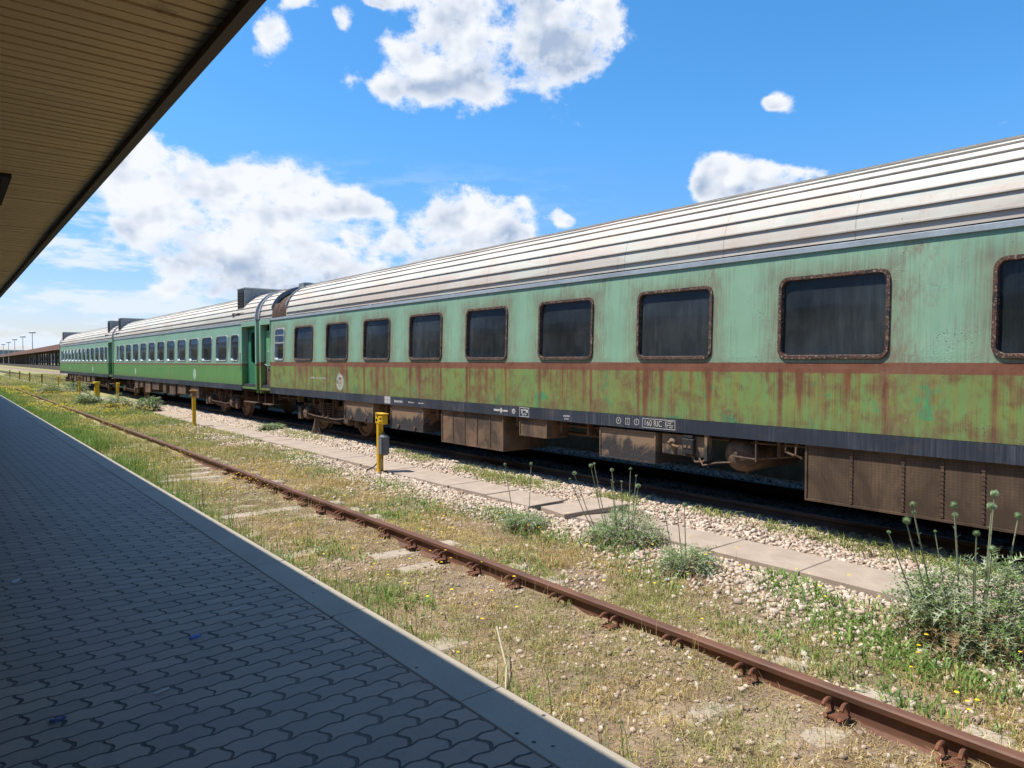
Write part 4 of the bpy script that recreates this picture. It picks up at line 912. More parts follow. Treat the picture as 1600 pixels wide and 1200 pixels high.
# ---------------------------------------------------------------- yellow posts between the tracks
def yellow_post(x, y, label, kind='slot', h=1.06, rz=0.0, box=False, mat='yellow'):
    root = empty('yellow_post', (x, y, GZ), label, 'post', 'posts along the cable duct', rz=R(rz))
    b = MB()
    b.box(-0.05, 0.05, -0.042, 0.042, 0.0, h-0.16, 0.008) if kind != 'cone' else b.lathe((0, 0, 0), (0, 0, 1), [(0, 0.20), (0.06, 0.20), (0.08, 0.15), (h-0.1, 0.105), (h-0.1, 0.09)], 16)
    b.build('post', M[mat], root, smooth=kind == 'cone')
    b = MB(); b.box(-0.10, 0.10, -0.10, 0.10, 0.0, 0.035, 0.006); b.build('base_plate', M['yellow_rust'], root)
    if kind == 'slot':
        b = MB(); b.box(-0.055, 0.055, -0.20, 0.075, h-0.20, h-0.025, 0.012); hd = b.build('head', M[mat], root)
        b = MB(); b.add([(0.075*math.cos(R(a)), 0.0+0.09*math.sin(R(a)), zz) for zz in (h-0.028, h) for a in range(0, 360, 24)], [tuple(range(15)), tuple(range(15, 30))]+[(i, (i+1) % 15, 15+(i+1) % 15, 15+i) for i in range(15)])
        b.box(-0.068, 0.068, -0.215, 0.0, h-0.026, h-0.002, 0.008); b.build('cap', M[mat], hd)
        b = MB()
        for zz in (h-0.075, h-0.145): b.box(-0.066, -0.05, -0.165, -0.075, zz-0.012, zz+0.012, 0.003)
        b.build('slot_rim', M['white'] if False else M[mat], hd)
        b = MB(); b.box(-0.0575, -0.05, -0.155, -0.085, h-0.125, h-0.095); b.build('slot', M['red_box'], hd)
        b = MB(); b.lathe((-0.049, 0.02, h-0.13), (-1, 0, 0), [(0, 0.028), (0.006, 0.028), (0.006, 0.001)], 12); b.build('bolt_hole', M['rubber'], hd)
    elif kind == 'cone':
        b = MB(); b.lathe((0, 0, h-0.1), (0, 0, 1), [(0, 0.17), (0.07, 0.17), (0.1, 0.15), (0.1, 0.001)], 16); b.build('cap', M[mat], root, smooth=True)
    else:
        b = MB(); b.box(-0.07, 0.07, -0.08, 0.08, h-0.20, h-0.02, 0.015); hd = b.build('head', M['red_box'], root)
        b = MB(); b.box(-0.10, 0.10, -0.11, 0.11, h-0.04, h, 0.012); b.build('cap', M['yellow_rust'], hd)
        b = MB(); b.box(-0.075, -0.068, -0.04, 0.04, h-0.16, h-0.08); b.build('plate', M['yellow_rust'], hd)
    if box:
        b = MB(); b.box(-0.07, 0.09, -0.215, -0.065, 0.335, 0.70, 0.035); jb = b.build('junction_box', M['junction'], root, smooth=False)
        b = MB(); b.box(-0.078, -0.068, -0.20, -0.08, 0.36, 0.675, 0.006); b.build('lid', M['junction'], jb)
        b = MB()
        for dy in (-0.17, -0.11): b.tube([(0.0, dy, 0.70), (0.0, dy, 0.74)], 0.016, 8)
        b.build('cable_gland', M['cable'], jb)
        b = MB(); b.tube([(-0.02, -0.12, 0.34), (-0.05, -0.16, 0.25), (-0.12, -0.27, 0.16), (-0.17, -0.35, 0.06), (-0.18, -0.36, -0.03)], 0.011, 8)
        b.build('cable', M['cable'], root, smooth=True)
        b = MB(); b.tube([(-0.03, 0.06, 0.17), (-0.05, 0.14, 0.10), (-0.08, 0.25, 0.05), (-0.1, 0.45, 0.012)], 0.012, 8); b.build('cable', M['cable'], root, smooth=True)
    return root
yellow_post(6.10, 11.35, 'bright yellow post with a grey junction box and black cables beside the duct', box=True, h=1.09)
yellow_post(5.95, 22.9, 'dull yellow post with a weathered brown head, next one along the duct', kind='box', h=1.14)
yellow_post(6.15, 36.2, 'yellow post with a small cap rising from pale bushes', h=1.05)
yellow_post(6.0, 40.8, 'thick tapered yellow post with a flat cap', kind='cone', h=1.0)
yellow_post(5.95, 46.2, 'thin post with a faded reddish head beyond the thick yellow one', kind='box', h=1.2)
yellow_post(6.15, 57.5, 'small yellow post by the tail of the train', h=1.0)
for (x_, y_, lb) in ((6.2, 68.5, 'dark thin post left of the train tail'), (6.2, 79, 'short dark post, second beyond the train tail'), (6.2, 90, 'thin dark post, third beyond the train tail'), (6.2, 104, 'tiny dark post, fourth beyond the train tail')):
    yellow_post(x_, y_, lb, mat='yellow_rust', h=1.0)
# ---------------------------------------------------------------- distant canopy, masts, skyline
root = empty('distant_canopy', (24, 217, GZ), 'long rust-brown platform canopy on columns far behind the train', 'canopy', rz=R(-1.05))
b = MB(); b.extrude([(-3.4, 4.7), (-3.2, 5.9), (0, 6.7), (3.2, 5.9), (3.4, 4.7), (3.1, 4.7), (0, 5.6), (-3.1, 4.7)], 'y', -70, 520); b.build('roof', M['canopy_rust'], root)
for k in range(72):
    yy = -66+k*8.0; b = MB(); b.box(-1.6, -1.2, yy-0.2, yy+0.2, 0, 5.3); b.obox((-2.1, yy, 4.9), (0.75, 0, 0.15), (0, 0.08, 0), (0, 0, 0.1)); b.build('column', M['column'], root)
    if k % 3 == 0: b = MB(); b.box(1.4, 1.8, yy-0.2, yy+0.2, 0, 5.3); b.build('column', M['column'], root)
b = MB(); b.box(-3.0, 3.0, -70, 520, 0, 0.95); b.build('platform_base', M['column'], root)
mast_src = None
for k, (px, ytop, dist) in enumerate(((51.7, 518.5, 300), (36.7, 525.5, 350), (24, 530, 400), (14.2, 534.5, 450), (6, 538, 500))):
    az_ = math.atan(888/1100) + math.atan((px-800)/1100); x_, y_ = dist*math.sin(az_), dist*math.cos(az_)
    hh = CAM_Z + (566-ytop)/1100*dist*math.cos(math.atan((px-800)/1100)) - GZ
    root = empty('floodlight_mast', (x_, y_, GZ), 'tall pale floodlight mast on the hazy skyline beyond the canopy', 'light mast', 'floodlight masts on the skyline')
    b = MB(); b.tube([(0, 0, 0), (0, 0, hh)], [0.2, 0.11], 8); b.build('pole', M['mast'], root)
    b = MB(); b.lathe((0, 0, hh-0.5), (0, 0, 1), [(0, 0.2), (0.1, 0.9), (0.25, 0.9), (0.5, 0.2)], 10)
    for q in range(6): b.box(0.8*math.cos(q)-0.2, 0.8*math.cos(q)+0.2, 0.8*math.sin(q)-0.2, 0.8*math.sin(q)+0.2, hh-0.75, hh-0.35)
    b.build('lamp_head', M['mast'], root)
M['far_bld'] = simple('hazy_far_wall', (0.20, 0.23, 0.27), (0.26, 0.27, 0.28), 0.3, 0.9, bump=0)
for k, (x_, y_, w_, d_, h_) in enumerate(((70, 900, 40, 20, 9), (110, 860, 50, 20, 12), (40, 980, 40, 20, 10), (150, 900, 44, 20, 11), (60, 1080, 40, 20, 16), (125, 1000, 30, 20, 18))):
    r_ = empty('low_building', (x_, y_, GZ), 'low bluish building block on the far horizon', 'building', 'buildings on the far horizon')
    b = MB(); b.box(-w_/2, w_/2, -d_/2, d_/2, 0, h_); b.build('wall', M['far_bld'], r_)
    b = MB(); b.box(-w_/2-0.3, w_/2+0.3, -d_/2-0.3, d_/2+0.3, h_, h_+0.5); b.build('roof', M['mast'], r_)
    for q in range(int(w_/4)): b = MB(); b.box(-w_/2+1.2+q*4, -w_/2+2.8+q*4, -d_/2-0.05, -d_/2+0.1, h_*0.35, h_*0.7); b.build('window', M['dark'], r_)
# ---------------------------------------------------------------- ground
def vnoise(x, y, s, seed=0):
    r = np.random.default_rng(seed+100).random((256, 256)); X_ = np.asarray(x, float)/s; Y_ = np.asarray(y, float)/s
    xi = np.floor(X_).astype(int); yi = np.floor(Y_).astype(int); fx = X_-xi; fy = Y_-yi; fx = fx*fx*(3-2*fx); fy = fy*fy*(3-2*fy)
    a = r[xi % 256, yi % 256]; b = r[(xi+1) % 256, yi % 256]; c = r[xi % 256, (yi+1) % 256]; d = r[(xi+1) % 256, (yi+1) % 256]
    return (a*(1-fx)+b*fx)*(1-fy)+(c*(1-fx)+d*fx)*fy
def fb(x, y, s, seed=0): return vnoise(x, y, s, seed)*0.55+vnoise(x, y, s/2.1, seed+1)*0.28+vnoise(x, y, s/4.3, seed+2)*0.17
def ss(x, a, b): t = np.clip((np.asarray(x, float)-a)/(b-a), 0, 1); return t*t*(3-2*t)
def gh(x, y):
    h = GZ + 0.05*(fb(x, y, 1.3, 5)-0.5)*ss(x, 1.9, 2.4) + 0.035*(fb(x, y, 0.35, 9)-0.5)
    h = h + 0.05*np.exp(-((np.asarray(x)-5.55)/0.5)**2) - 0.02*ss(x, 4.0, 4.3)*(1-ss(x, 4.3, 5.0))
    h = h + 0.042*ss(fb(x, y, 0.8, 14), 0.44, 0.66)*ss(x, 2.0, 2.2)*(1-ss(x, 4.3, 4.8))
    h = h - 0.075*((np.asarray(x) > 6.205) & (np.asarray(x) < 6.835)) - 0.30*((np.asarray(x) > 6.25) & (np.asarray(x) < 6.79))
    h = h - 0.02*ss(x, 5.9, 6.2)*(1-ss(x, 6.84, 7.1))
    h = h + 0.03*ss(x, 7.0, 7.6) - 0.06*ss(x, 8.3, 8.8)*(1-ss(x, 9.4, 9.8))
    h = h + 0.22*ss(x, 12.0, 13.3)*(1-ss(x, 16.0, 17.3))
    return h
xs = np.unique(np.round(np.concatenate([[-1500, -600, -250, -100, -40, -15, -5, 0], np.arange(1.7, 10.3, 0.06), [6.204, 6.206, 6.249, 6.251, 6.789, 6.791, 6.834, 6.836], np.arange(10.5, 19, 0.5), [22, 28, 40, 60, 100, 180, 350, 700, 1500]]), 3))
ys = np.unique(np.round(np.concatenate([[-600, -200, -60, -20, -8, -4], np.arange(-2, 14, 0.07), np.arange(14, 40, 0.25), np.arange(40, 90, 1.5), [95, 105, 120, 140, 170, 220, 300, 450, 700, 1200, 2500]]), 3))
XX, YY = np.meshgrid(xs, ys); ZZ = gh(XX, YY); nx, ny = len(xs), len(ys)
ZZ = np.where(XX < 1.9, np.minimum(ZZ, GZ), ZZ)
def mesh_np(name, V, F, mat, tint=None, smooth=False):
    V = np.asarray(V, np.float32); F = np.asarray(F, np.int32); k = F.shape[1]; me = bpy.data.meshes.new(name)
    me.vertices.add(len(V)); me.vertices.foreach_set('co', V.ravel()); me.loops.add(F.size); me.loops.foreach_set('vertex_index', F.ravel())
    me.polygons.add(len(F)); me.polygons.foreach_set('loop_start', np.arange(0, F.size, k, dtype=np.int32)); me.polygons.foreach_set('loop_total', np.full(len(F), k, np.int32))
    if smooth: me.polygons.foreach_set('use_smooth', np.ones(len(F), bool))
    me.materials.append(mat)
    if tint is not None:
        at = me.attributes.new('tint', 'FLOAT_COLOR', 'POINT'); c = np.ones((len(V), 4), np.float32); c[:, :3] = tint; at.data.foreach_set('color', c.ravel())
    me.update(calc_edges=True); me.validate(); o = bpy.data.objects.new(name, me); COL.objects.link(o); return o
m, g = material('track_ground'); co = g.coord(); x, y, z = g.sep(co)[:3]
n1 = g.noise(co, 0.55, 5, 0.6); n2 = g.noise(co, 3.2, 6, 0.65); n3 = g.noise(co, 17, 5, 0.7)
soil = g.mix(g.rng(n2, 0.35, 0.65), (0.15, 0.10, 0.062), (0.30, 0.225, 0.15)); soil = g.mix(g.rng(n3, 0.5, 0.7, 0, 0.6), soil, (0.13, 0.088, 0.058))
xn = g.m('ADD', x, g.m('MULTIPLY', g.m('SUBTRACT', n2, 0.5), 0.9))
vc = g.voro(co, 21, 'F1', 'Color'); vd = g.voro(co, 21, 'F1'); vs_ = g.sep(vc)
pebb = g.mix(vs_[0], (0.60, 0.47, 0.37), (0.38, 0.30, 0.24)); pebb = g.mix(g.rng(vd, 0.30, 0.62), pebb, (0.16, 0.11, 0.075))
gz_ = g.m('MULTIPLY', g.rng(xn, 4.9, 5.4), g.rng(xn, 12.5, 11.5)); gz_ = g.m('MULTIPLY', gz_, g.rng(g.m('ADD', y, g.m('MULTIPLY', n1, 20)), 60, 42))
gz_ = g.m('MAXIMUM', gz_, g.m('MULTIPLY', g.rng(xn, 12.6, 13), g.rng(xn, 17, 16)))
col = g.mix(gz_, soil, pebb)
# short dry sward farther away, greener towards the platform
far = g.rng(g.m('ADD', y, g.m('MULTIPLY', n2, 12)), 18, 34)
grass = g.mix(g.rng(n2, 0.38, 0.62), (0.27, 0.25, 0.10), (0.17, 0.21, 0.055)); grass = g.mix(g.rng(n1, 0.42, 0.6), grass, (0.33, 0.29, 0.13)); grass = g.mix(g.rng(n3, 0.5, 0.7, 0, 0.5), grass, (0.10, 0.12, 0.035))
gm = g.m('MULTIPLY', far, g.m('SUBTRACT', 1.0, g.m('MULTIPLY', gz_, 0.8)))
trk = g.m('MULTIPLY', g.rng(xn, 12.4, 12.9), g.rng(xn, 17, 16))
far2 = g.m('MULTIPLY', g.m('MAXIMUM', gm, g.m('MAXIMUM', g.rng(x, 17, 19), g.rng(y, 90, 110))), g.m('SUBTRACT', 1.0, trk))
col = g.mix(far2, col, grass)
under_shade = g.m('MULTIPLY', g.rng(x, 7.9, 8.5), g.rng(x, 10.6, 10.0)); col = g.mix(g.m('MULTIPLY', under_shade, 0.8), col, (0.035, 0.028, 0.022))  # ground colour darkened under the coaches as painted shade
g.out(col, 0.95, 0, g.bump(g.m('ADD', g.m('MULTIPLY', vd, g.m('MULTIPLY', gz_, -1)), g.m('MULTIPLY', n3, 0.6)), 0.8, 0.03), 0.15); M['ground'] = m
idx = np.arange(nx*ny).reshape(ny, nx); F = np.stack([idx[:-1, :-1], idx[:-1, 1:], idx[1:, 1:], idx[1:, :-1]], -1).reshape(-1, 4)
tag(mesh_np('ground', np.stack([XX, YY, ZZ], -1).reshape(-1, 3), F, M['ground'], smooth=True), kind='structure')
# ---------------------------------------------------------------- loose stones (ballast)
def ico():
    bm = bmesh.new(); bmesh.ops.create_icosphere(bm, subdivisions=1, radius=1); V = np.array([v.co[:] for v in bm.verts]); F = np.array([[v.index for v in f.verts] for f in bm.faces]); bm.free(); return V, F
IV, IF = ico()
CV = np.array([(i, j, k) for k in (-1, 1) for j in (-1, 1) for i in (-1, 1)])*0.66
CF = np.array([(0, 2, 3), (0, 3, 1), (4, 5, 7), (4, 7, 6), (0, 1, 5), (0, 5, 4), (1, 3, 7), (1, 7, 5), (3, 2, 6), (3, 6, 7), (2, 0, 4), (2, 4, 6)])
STV = []
for k in range(14):
    v = (CV*np.array([1.0, rng.uniform(0.65, 0.95), rng.uniform(0.5, 0.8)]))*(1+rng.uniform(-0.45, 0.25, (8, 3))); v[4:, :2] *= rng.uniform(0.45, 0.85); STV.append(v)
STV = np.array(STV)
def in_view(x, y, m=0.12):
    th = math.atan(888/1100); zc = x*math.sin(th)+y*math.cos(th); xc = x*math.cos(th)-y*math.sin(th)
    return (zc > 1.0) & (np.abs(xc) < zc*(0.7273+m)+0.9)
def stones(name, x, y, size, cols, label, sink=0.35, zoff=0.0):
    n = len(x); t = STV[rng.integers(0, 14, n)]; a = rng.uniform(0, 2*math.pi, n); tl = rng.uniform(-0.6, 0.6, (n, 2))
    ca, sa = np.cos(a)[:, None], np.sin(a)[:, None]
    v = t.copy(); yy = v[:, :, 1]*np.cos(tl[:, :1])-v[:, :, 2]*np.sin(tl[:, :1]); zz = v[:, :, 1]*np.sin(tl[:, :1])+v[:, :, 2]*np.cos(tl[:, :1])
    xx = v[:, :, 0]; X_ = xx*ca-yy*sa; Y_ = xx*sa+yy*ca; s = size[:, None]
    V = np.stack([x[:, None]+X_*s, y[:, None]+Y_*s, gh(x, y)[:, None]+zoff+zz*s+s*(0.6-sink)], -1)
    F = (CF[None]+(np.arange(n)*8)[:, None, None]).reshape(-1, 3); tint = np.repeat(cols, 8, 0)
    o = mesh_np(name, V.reshape(-1, 3), F, M['stone'], tint); tag(o, label, 'ballast', kind='stuff'); return o
def scat(n, x0, x1, y0, y1): return rng.uniform(x0, x1, n), y0+(y1-y0)*rng.random(n)
def pal(n, cs, jit=0.12):
    cs = np.array(cs); w_ = rng.random((n, 1)); a = cs[rng.integers(0, len(cs), n)]; b = cs[rng.integers(0, len(cs), n)]
    return np.clip((a*w_+b*(1-w_))*(1+rng.uniform(-jit, jit, (n, 1))), 0, 1)
STC = [(0.50, 0.385, 0.285), (0.54, 0.435, 0.33), (0.40, 0.29, 0.21), (0.47, 0.39, 0.31), (0.26, 0.19, 0.14), (0.57, 0.48, 0.39)]
def slab_zone(x, y): return (x > 6.17) & (x < 6.88)
# pale ballast between the near track and the train
x, y = scat(95000, 4.15, 8.15, -0.5, 34); e = fb(x, y, 1.1, 21)
gedge = 5.05+0.35*(fb(x, y, 2.5, 33)-0.5)*2 + 0.35*ss(y, 2.5, 8)
keep = in_view(x, y) & ~slab_zone(x, y) & (np.abs(x-8.2) > 0.07)
pr = np.where(x > 6.9, 1.0, ss(x, gedge-0.35, gedge+0.25)*0.95+0.10*(e > 0.5))*np.where(y > 13, 1-0.8*ss(y, 13, 26)*(x < 6.3), 1)
pr = pr*np.where((x < 6.3) & (e < 0.40), 0.55, 1.0)
keep &= rng.random(len(x)) < pr
x, y = x[keep], y[keep]; size = rng.uniform(0.015, 0.044, len(x))*np.where(rng.random(len(x)) < 0.12, 1.35, 1)*(1+0.25*ss(y, 8, 25)); c = pal(len(x), STC)
dark = ss(x, 7.95, 8.15)[:, None]; c = c*(1-0.55*dark)  # stone colour darkened toward the train, shade put into the tint
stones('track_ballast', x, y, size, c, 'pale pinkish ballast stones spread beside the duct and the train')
# stones under the train, colour darkened to stand in for the shade
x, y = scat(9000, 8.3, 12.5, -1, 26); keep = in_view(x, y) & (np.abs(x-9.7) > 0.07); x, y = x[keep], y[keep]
stones('shade_darkened_ballast', x, y, rng.uniform(0.02, 0.045, len(x)), pal(len(x), STC)*(0.25+0.5*ss(x, 9.9, 10.8)[:, None]), 'ballast stones under the coaches, darkened in colour as shade')
# sparse stones in the near track bed
x, y = scat(16000, 2.05, 5.1, 0.3, 16); e = fb(x, y, 0.7, 41); keep = in_view(x, y) & (e > 0.48) & (np.abs(x-NR) > 0.08) & (rng.random(len(x)) < 0.5); x, y = x[keep], y[keep]
stones('scattered_stones', x, y, rng.uniform(0.008, 0.034, len(x))**1.0, pal(len(x), STC[:5]+[(0.28, 0.20, 0.14)])*0.9, 'scattered pale stones and rubble in the dry grass of the near track', sink=0.45)
# rubble gathered along the sleepers, and fine dirt crumbs
ky = rng.integers(0, 22, 3200); x = rng.uniform(2.05, 4.9, 3200); y = 0.72+0.575*ky+rng.choice([-1, 1], 3200)*(0.13+np.abs(rng.normal(0, 0.05, 3200)))
keep = in_view(x, y) & (fb(x, y, 0.6, 47) > 0.45) & (np.abs(x-NR) > 0.08); x, y = x[keep], y[keep]
stones('sleeper_rubble', x, y, rng.uniform(0.007, 0.030, len(x)), pal(len(x), STC+[(0.30, 0.22, 0.16)]), 'pale broken stones lying in lines along the half buried sleepers', sink=0.4)
x, y = scat(60000, 2.02, 5.6, 0.3, 9); keep = in_view(x, y) & (np.abs(x-NR) > 0.05) & (fb(x, y, 0.4, 49) > 0.38); x, y = x[keep], y[keep]
stones('dirt_crumbs', x, y, rng.uniform(0.0025, 0.009, len(x)), pal(len(x), [(0.30, 0.21, 0.14), (0.18, 0.12, 0.08), (0.45, 0.35, 0.26), (0.12, 0.08, 0.055), (0.38, 0.28, 0.19)]), 'brown crumbs of earth and grit between the grass of the near track', sink=0.4)
# ---------------------------------------------------------------- grass and weeds
def blades(name, x, y, h, wd, lean, cols, label, cat='grass', z=None, mat='leaf', kind='stuff', parent=None, origin=None, direc=None, curl=1.0):
    n = len(x); a = rng.uniform(0, 2*math.pi, n) if direc is None else direc; ca, sa = np.cos(a), np.sin(a)
    base = np.stack([x, y, (gh(x, y)-0.01) if z is None else z], -1); d_ = np.stack([ca, sa, np.zeros(n)], -1); s = np.stack([-sa, ca, np.zeros(n)], -1)
    k = lean*h
    mid = base + d_*(k*0.35)[:, None] + np.array([0, 0, 1])*(h*0.62)[:, None]; tip = base + d_*(k*curl)[:, None] + np.array([0, 0, 1])*(h*np.clip(1.0-0.35*lean, 0.15, 1))[:, None]
    w_ = (s*wd[:, None]/2)
    V = np.stack([base-w_, base+w_, mid-w_*0.8, mid+w_*0.8, tip], 1)
    if origin is not None: V = V - np.array(origin)
    b = np.arange(n)*5; F = np.concatenate([np.stack([b, b+1, b+3], -1), np.stack([b, b+3, b+2], -1), np.stack([b+2, b+3, b+4], -1)])
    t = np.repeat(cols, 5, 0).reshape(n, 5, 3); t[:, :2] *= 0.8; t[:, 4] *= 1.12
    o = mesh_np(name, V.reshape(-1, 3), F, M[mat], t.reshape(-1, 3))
    if parent: o.parent = parent
    if kind: tag(o, label, cat, kind=kind)
    return o
DRY = [(0.60, 0.43, 0.17), (0.50, 0.35, 0.13), (0.70, 0.56, 0.28), (0.34, 0.23, 0.09), (0.38, 0.38, 0.09)]
GRN = [(0.11, 0.20, 0.035), (0.16, 0.27, 0.05), (0.08, 0.16, 0.03), (0.22, 0.30, 0.07)]
YGR = [(0.25, 0.30, 0.07), (0.34, 0.36, 0.11), (0.18, 0.26, 0.05), (0.42, 0.39, 0.16)]
def clumped(n, x0, x1, y0, y1, per, spread):
    cx, cy = rng.uniform(x0, x1, n), rng.uniform(y0, y1, n); x = np.repeat(cx, per)+rng.normal(0, spread, n*per); y = np.repeat(cy, per)+rng.normal(0, spread, n*per)
    return x, y
def ok(x, y, e_min=None, seed=51, s=0.9):
    k = in_view(x, y) & (x > 2.02) & (np.abs(x-NR) > 0.045) & (np.abs(x-NR+1.505) > 0.045) & ~((x > 6.16) & (x < 6.88)) & (x < 8.05)
    if e_min is not None: k &= fb(x, y, s, seed) > e_min
    return k
# dry grass: near, thick
x, y = clumped(30000, 2.0, 5.7, 0.2, 20, 16, 0.035); k = ok(x, y, 0.37); 
cov = np.where(x > 4.0, 1-ss(x, 4.9, 5.5)*0.85, 0.82)*np.where((x > 3.5) & (x < 3.9), 0.7, 1); k &= rng.random(len(x)) < cov*(0.35+0.65*ss(fb(x, y, 0.55, 77), 0.36, 0.55)); x, y = x[k], y[k]
cid = np.floor(np.arange(30000*16)/16).astype(int)[k]; ch_ = rng.uniform(0.35, 1.75, 30000)[cid]; cc_ = rng.uniform(0.65, 1.25, (30000, 1))[cid]
h = rng.uniform(0.018, 0.070, len(x))*np.where(x < 3.9, 0.8, 1.05)*(0.6+0.7*fb(x, y, 0.8, 63))*ch_; mixg = (fb(x, y, 1.4, 71)[:, None] > 0.55)*0.65
c = (pal(len(x), DRY)*(1-mixg)+pal(len(x), YGR+GRN[:1])*mixg)*cc_
blades('dry_grass', x, y, h, rng.uniform(0.0025, 0.006, len(x)), rng.uniform(0.1, 1.3, len(x)), c, 'straw-coloured dry grass around the near rail')
x, y = scat(120000, 2.05, 5.4, 0.3, 13); k = ok(x, y) & (fb(x, y, 0.5, 171) > 0.40); x, y = x[k], y[k]
blades('dead_straw', x, y, rng.uniform(0.015, 0.045, len(x)), rng.uniform(0.002, 0.005, len(x)), rng.uniform(1.6, 2.6, len(x)), pal(len(x), DRY[:4]+[(0.2, 0.14, 0.08), (0.6, 0.52, 0.34)]), 'flattened dead straw lying between the grass of the near track')
# taller straws with seed heads
x, y = clumped(900, 2.1, 5.4, 0.4, 16, 6, 0.05); k = ok(x, y, 0.45, 88); x, y = x[k], y[k]
blades('dry_grass', x, y, rng.uniform(0.10, 0.24, len(x)), np.full(len(x), 0.003), rng.uniform(0.05, 0.5, len(x)), pal(len(x), DRY[:3]), 'thin taller straws standing out of the dry grass')
# farther meadow from 14 m on
x, y = clumped(22000, 2.0, 6.15, 14, 75, 7, 0.07); k = ok(x, y, 0.33, 91, 1.6) & (np.abs(x-NR+0.03) > 0.13); x, y = x[k], y[k]; far = ss(y, 14, 60)
c = pal(len(x), YGR+DRY[:2]); gr = (fb(x, y, 2.2, 95)[:, None] > 0.53)*0.7; c = c*(1-gr)+pal(len(x), GRN+YGR[:1])*gr
blades('meadow_grass', x, y, rng.uniform(0.05, 0.15, len(x))*(1+0.9*far*(x > 4.2)+0.5*far*(x < 3.2)), rng.uniform(0.006, 0.012, len(x))*(1+far*1.5), rng.uniform(0.1, 0.8, len(x)), c, 'yellow-green meadow grass filling the track bed farther away')
x, y = clumped(5000, 2.0, 12.5, 60, 130, 8, 0.25); k = in_view(x, y) & (x > 2.1) & ((x < 7) | (y > 70)); x, y = x[k], y[k]
blades('meadow_grass', x, y, rng.uniform(0.08, 0.26, len(x)), rng.uniform(0.02, 0.045, len(x)), rng.uniform(0.1, 0.8, len(x)), pal(len(x), YGR+DRY[:3]+GRN[:1]), 'hazy yellow-green scrub beyond the tail of the train')
# lush green grass against the platform face
x, y = clumped(7500, 2.03, 3.3, 1.5, 60, 14, 0.05); pr = np.exp(-((x-2.0)/(0.28+0.45*ss(y, 4, 20)))**2)*ss(fb(x, y, 1.3, 101), 0.30, 0.48)*(0.65+0.35*ss(y, 3, 6)); k = in_view(x, y) & (x > 2.02) & (rng.random(len(x)) < pr); x, y = x[k], y[k]
c = pal(len(x), GRN+[(0.18, 0.30, 0.05), (0.22, 0.36, 0.07)]); blades('green_grass', x, y, rng.uniform(0.12, 0.46, len(x)), rng.uniform(0.004, 0.009, len(x)), rng.uniform(0.1, 0.7, len(x)), c, 'lush green grass growing against the platform kerb')
# green weeds in patches on the gravel
spots = [(5.05, 2.0, 0.28, 420), (5.3, 2.5, 0.25, 340), (5.6, 3.0, 0.2, 240), (4.9, 1.6, 0.25, 300), (5.9, 3.35, 0.12, 120), (5.75, 2.2, 0.15, 160), (5.2, 5.9, 0.28, 260), (5.5, 7.0, 0.25, 260), (5.1, 8.3, 0.3, 260), (5.4, 9.7, 0.3, 240), (2.25, 3.9, 0.2, 300), (2.3, 4.6, 0.25, 420), (2.25, 5.6, 0.25, 420), (2.3, 6.8, 0.3, 420), (2.25, 8.0, 0.3, 420), (2.3, 9.5, 0.3, 420), (2.2, 2.4, 0.15, 140), (2.9, 5.2, 0.25, 200), (3.1, 7.0, 0.3, 220), (4.4, 5.5, 0.3, 200), (4.5, 8.0, 0.3, 260), (5.0, 4.2, 0.2, 140), (5.35, 5.0, 0.2, 170), (4.6, 2.6, 0.25, 160), (4.4, 1.7, 0.2, 130),
         (7.35, 8.7, 0.25, 420), (7.3, 9.5, 0.25, 420), (7.35, 10.4, 0.2, 200), (7.5, 12.3, 0.2, 220), (7.6, 13.2, 0.15, 160), (7.5, 6.9, 0.18, 260), (7.65, 5.4, 0.15, 130), (7.6, 3.6, 0.2, 220), (7.55, 3.0, 0.25, 260), (7.5, 2.4, 0.2, 220), (7.6, 4.4, 0.18, 140), (7.4, 17.5, 0.4, 260), (7.4, 18.7, 0.4, 260), (7.5, 21, 0.5, 200), (5.2, 12.0, 0.4, 300), (5.5, 14, 0.4, 300)]
xs_, ys_, hs_, cs_ = [], [], [], []
for (sx, sy, sr, n) in spots:
    n = int(n*1.5); xs_.append(rng.normal(sx, sr*0.55, n)); ys_.append(rng.normal(sy, sr*1.3, n)); hs_.append(rng.uniform(0.03, 0.13, n)*(1.25 if sx > 7 else 1)); cs_.append(pal(n, GRN+[(0.24, 0.34, 0.07)] if sx < 7 else YGR+[(0.30, 0.34, 0.08), (0.3, 0.26, 0.1)]))
x, y, h, c = map(np.concatenate, (xs_, ys_, hs_, cs_)); k = ok(x, y); x, y, h, c = x[k], y[k], h[k], c[k]
blades('green_weeds', x, y, h, rng.uniform(0.006, 0.016, len(x)), rng.uniform(0.3, 1.3, len(x)), c, 'small leafy green weeds sprouting from the gravel', cat='weeds')
# little yellow flowers
def flowers(x, y, h, r, name, label):
    n = len(x); V = []; a = np.arange(6)*math.pi/3; z0 = gh(x, y)+h
    ring_ = np.stack([np.cos(a), np.sin(a), 0.15*np.sin(a*2)], -1); V = np.concatenate([np.stack([x, y, z0], -1)[:, None], np.stack([x, y, z0], -1)[:, None]+ring_[None]*r[:, None, None]+np.array([0, 0, 0.3])*r[:, None, None]], 1)
    b = np.arange(n)*7; F = np.concatenate([np.stack([b, b+1+i, b+1+(i+1) % 6], -1) for i in range(6)]); c = np.repeat(pal(n, [(0.85, 0.62, 0.02), (0.9, 0.72, 0.03), (0.75, 0.45, 0.02)]), 7, 0)
    tag(mesh_np(name, V.reshape(-1, 3), F, M['petal'], c), label, 'flowers', kind='stuff')
x, y = scat(420, 2.2, 6.1, 0.8, 12); k = ok(x, y, 0.5, 120, 1.1); x, y = x[k], y[k]; nearn = len(x)
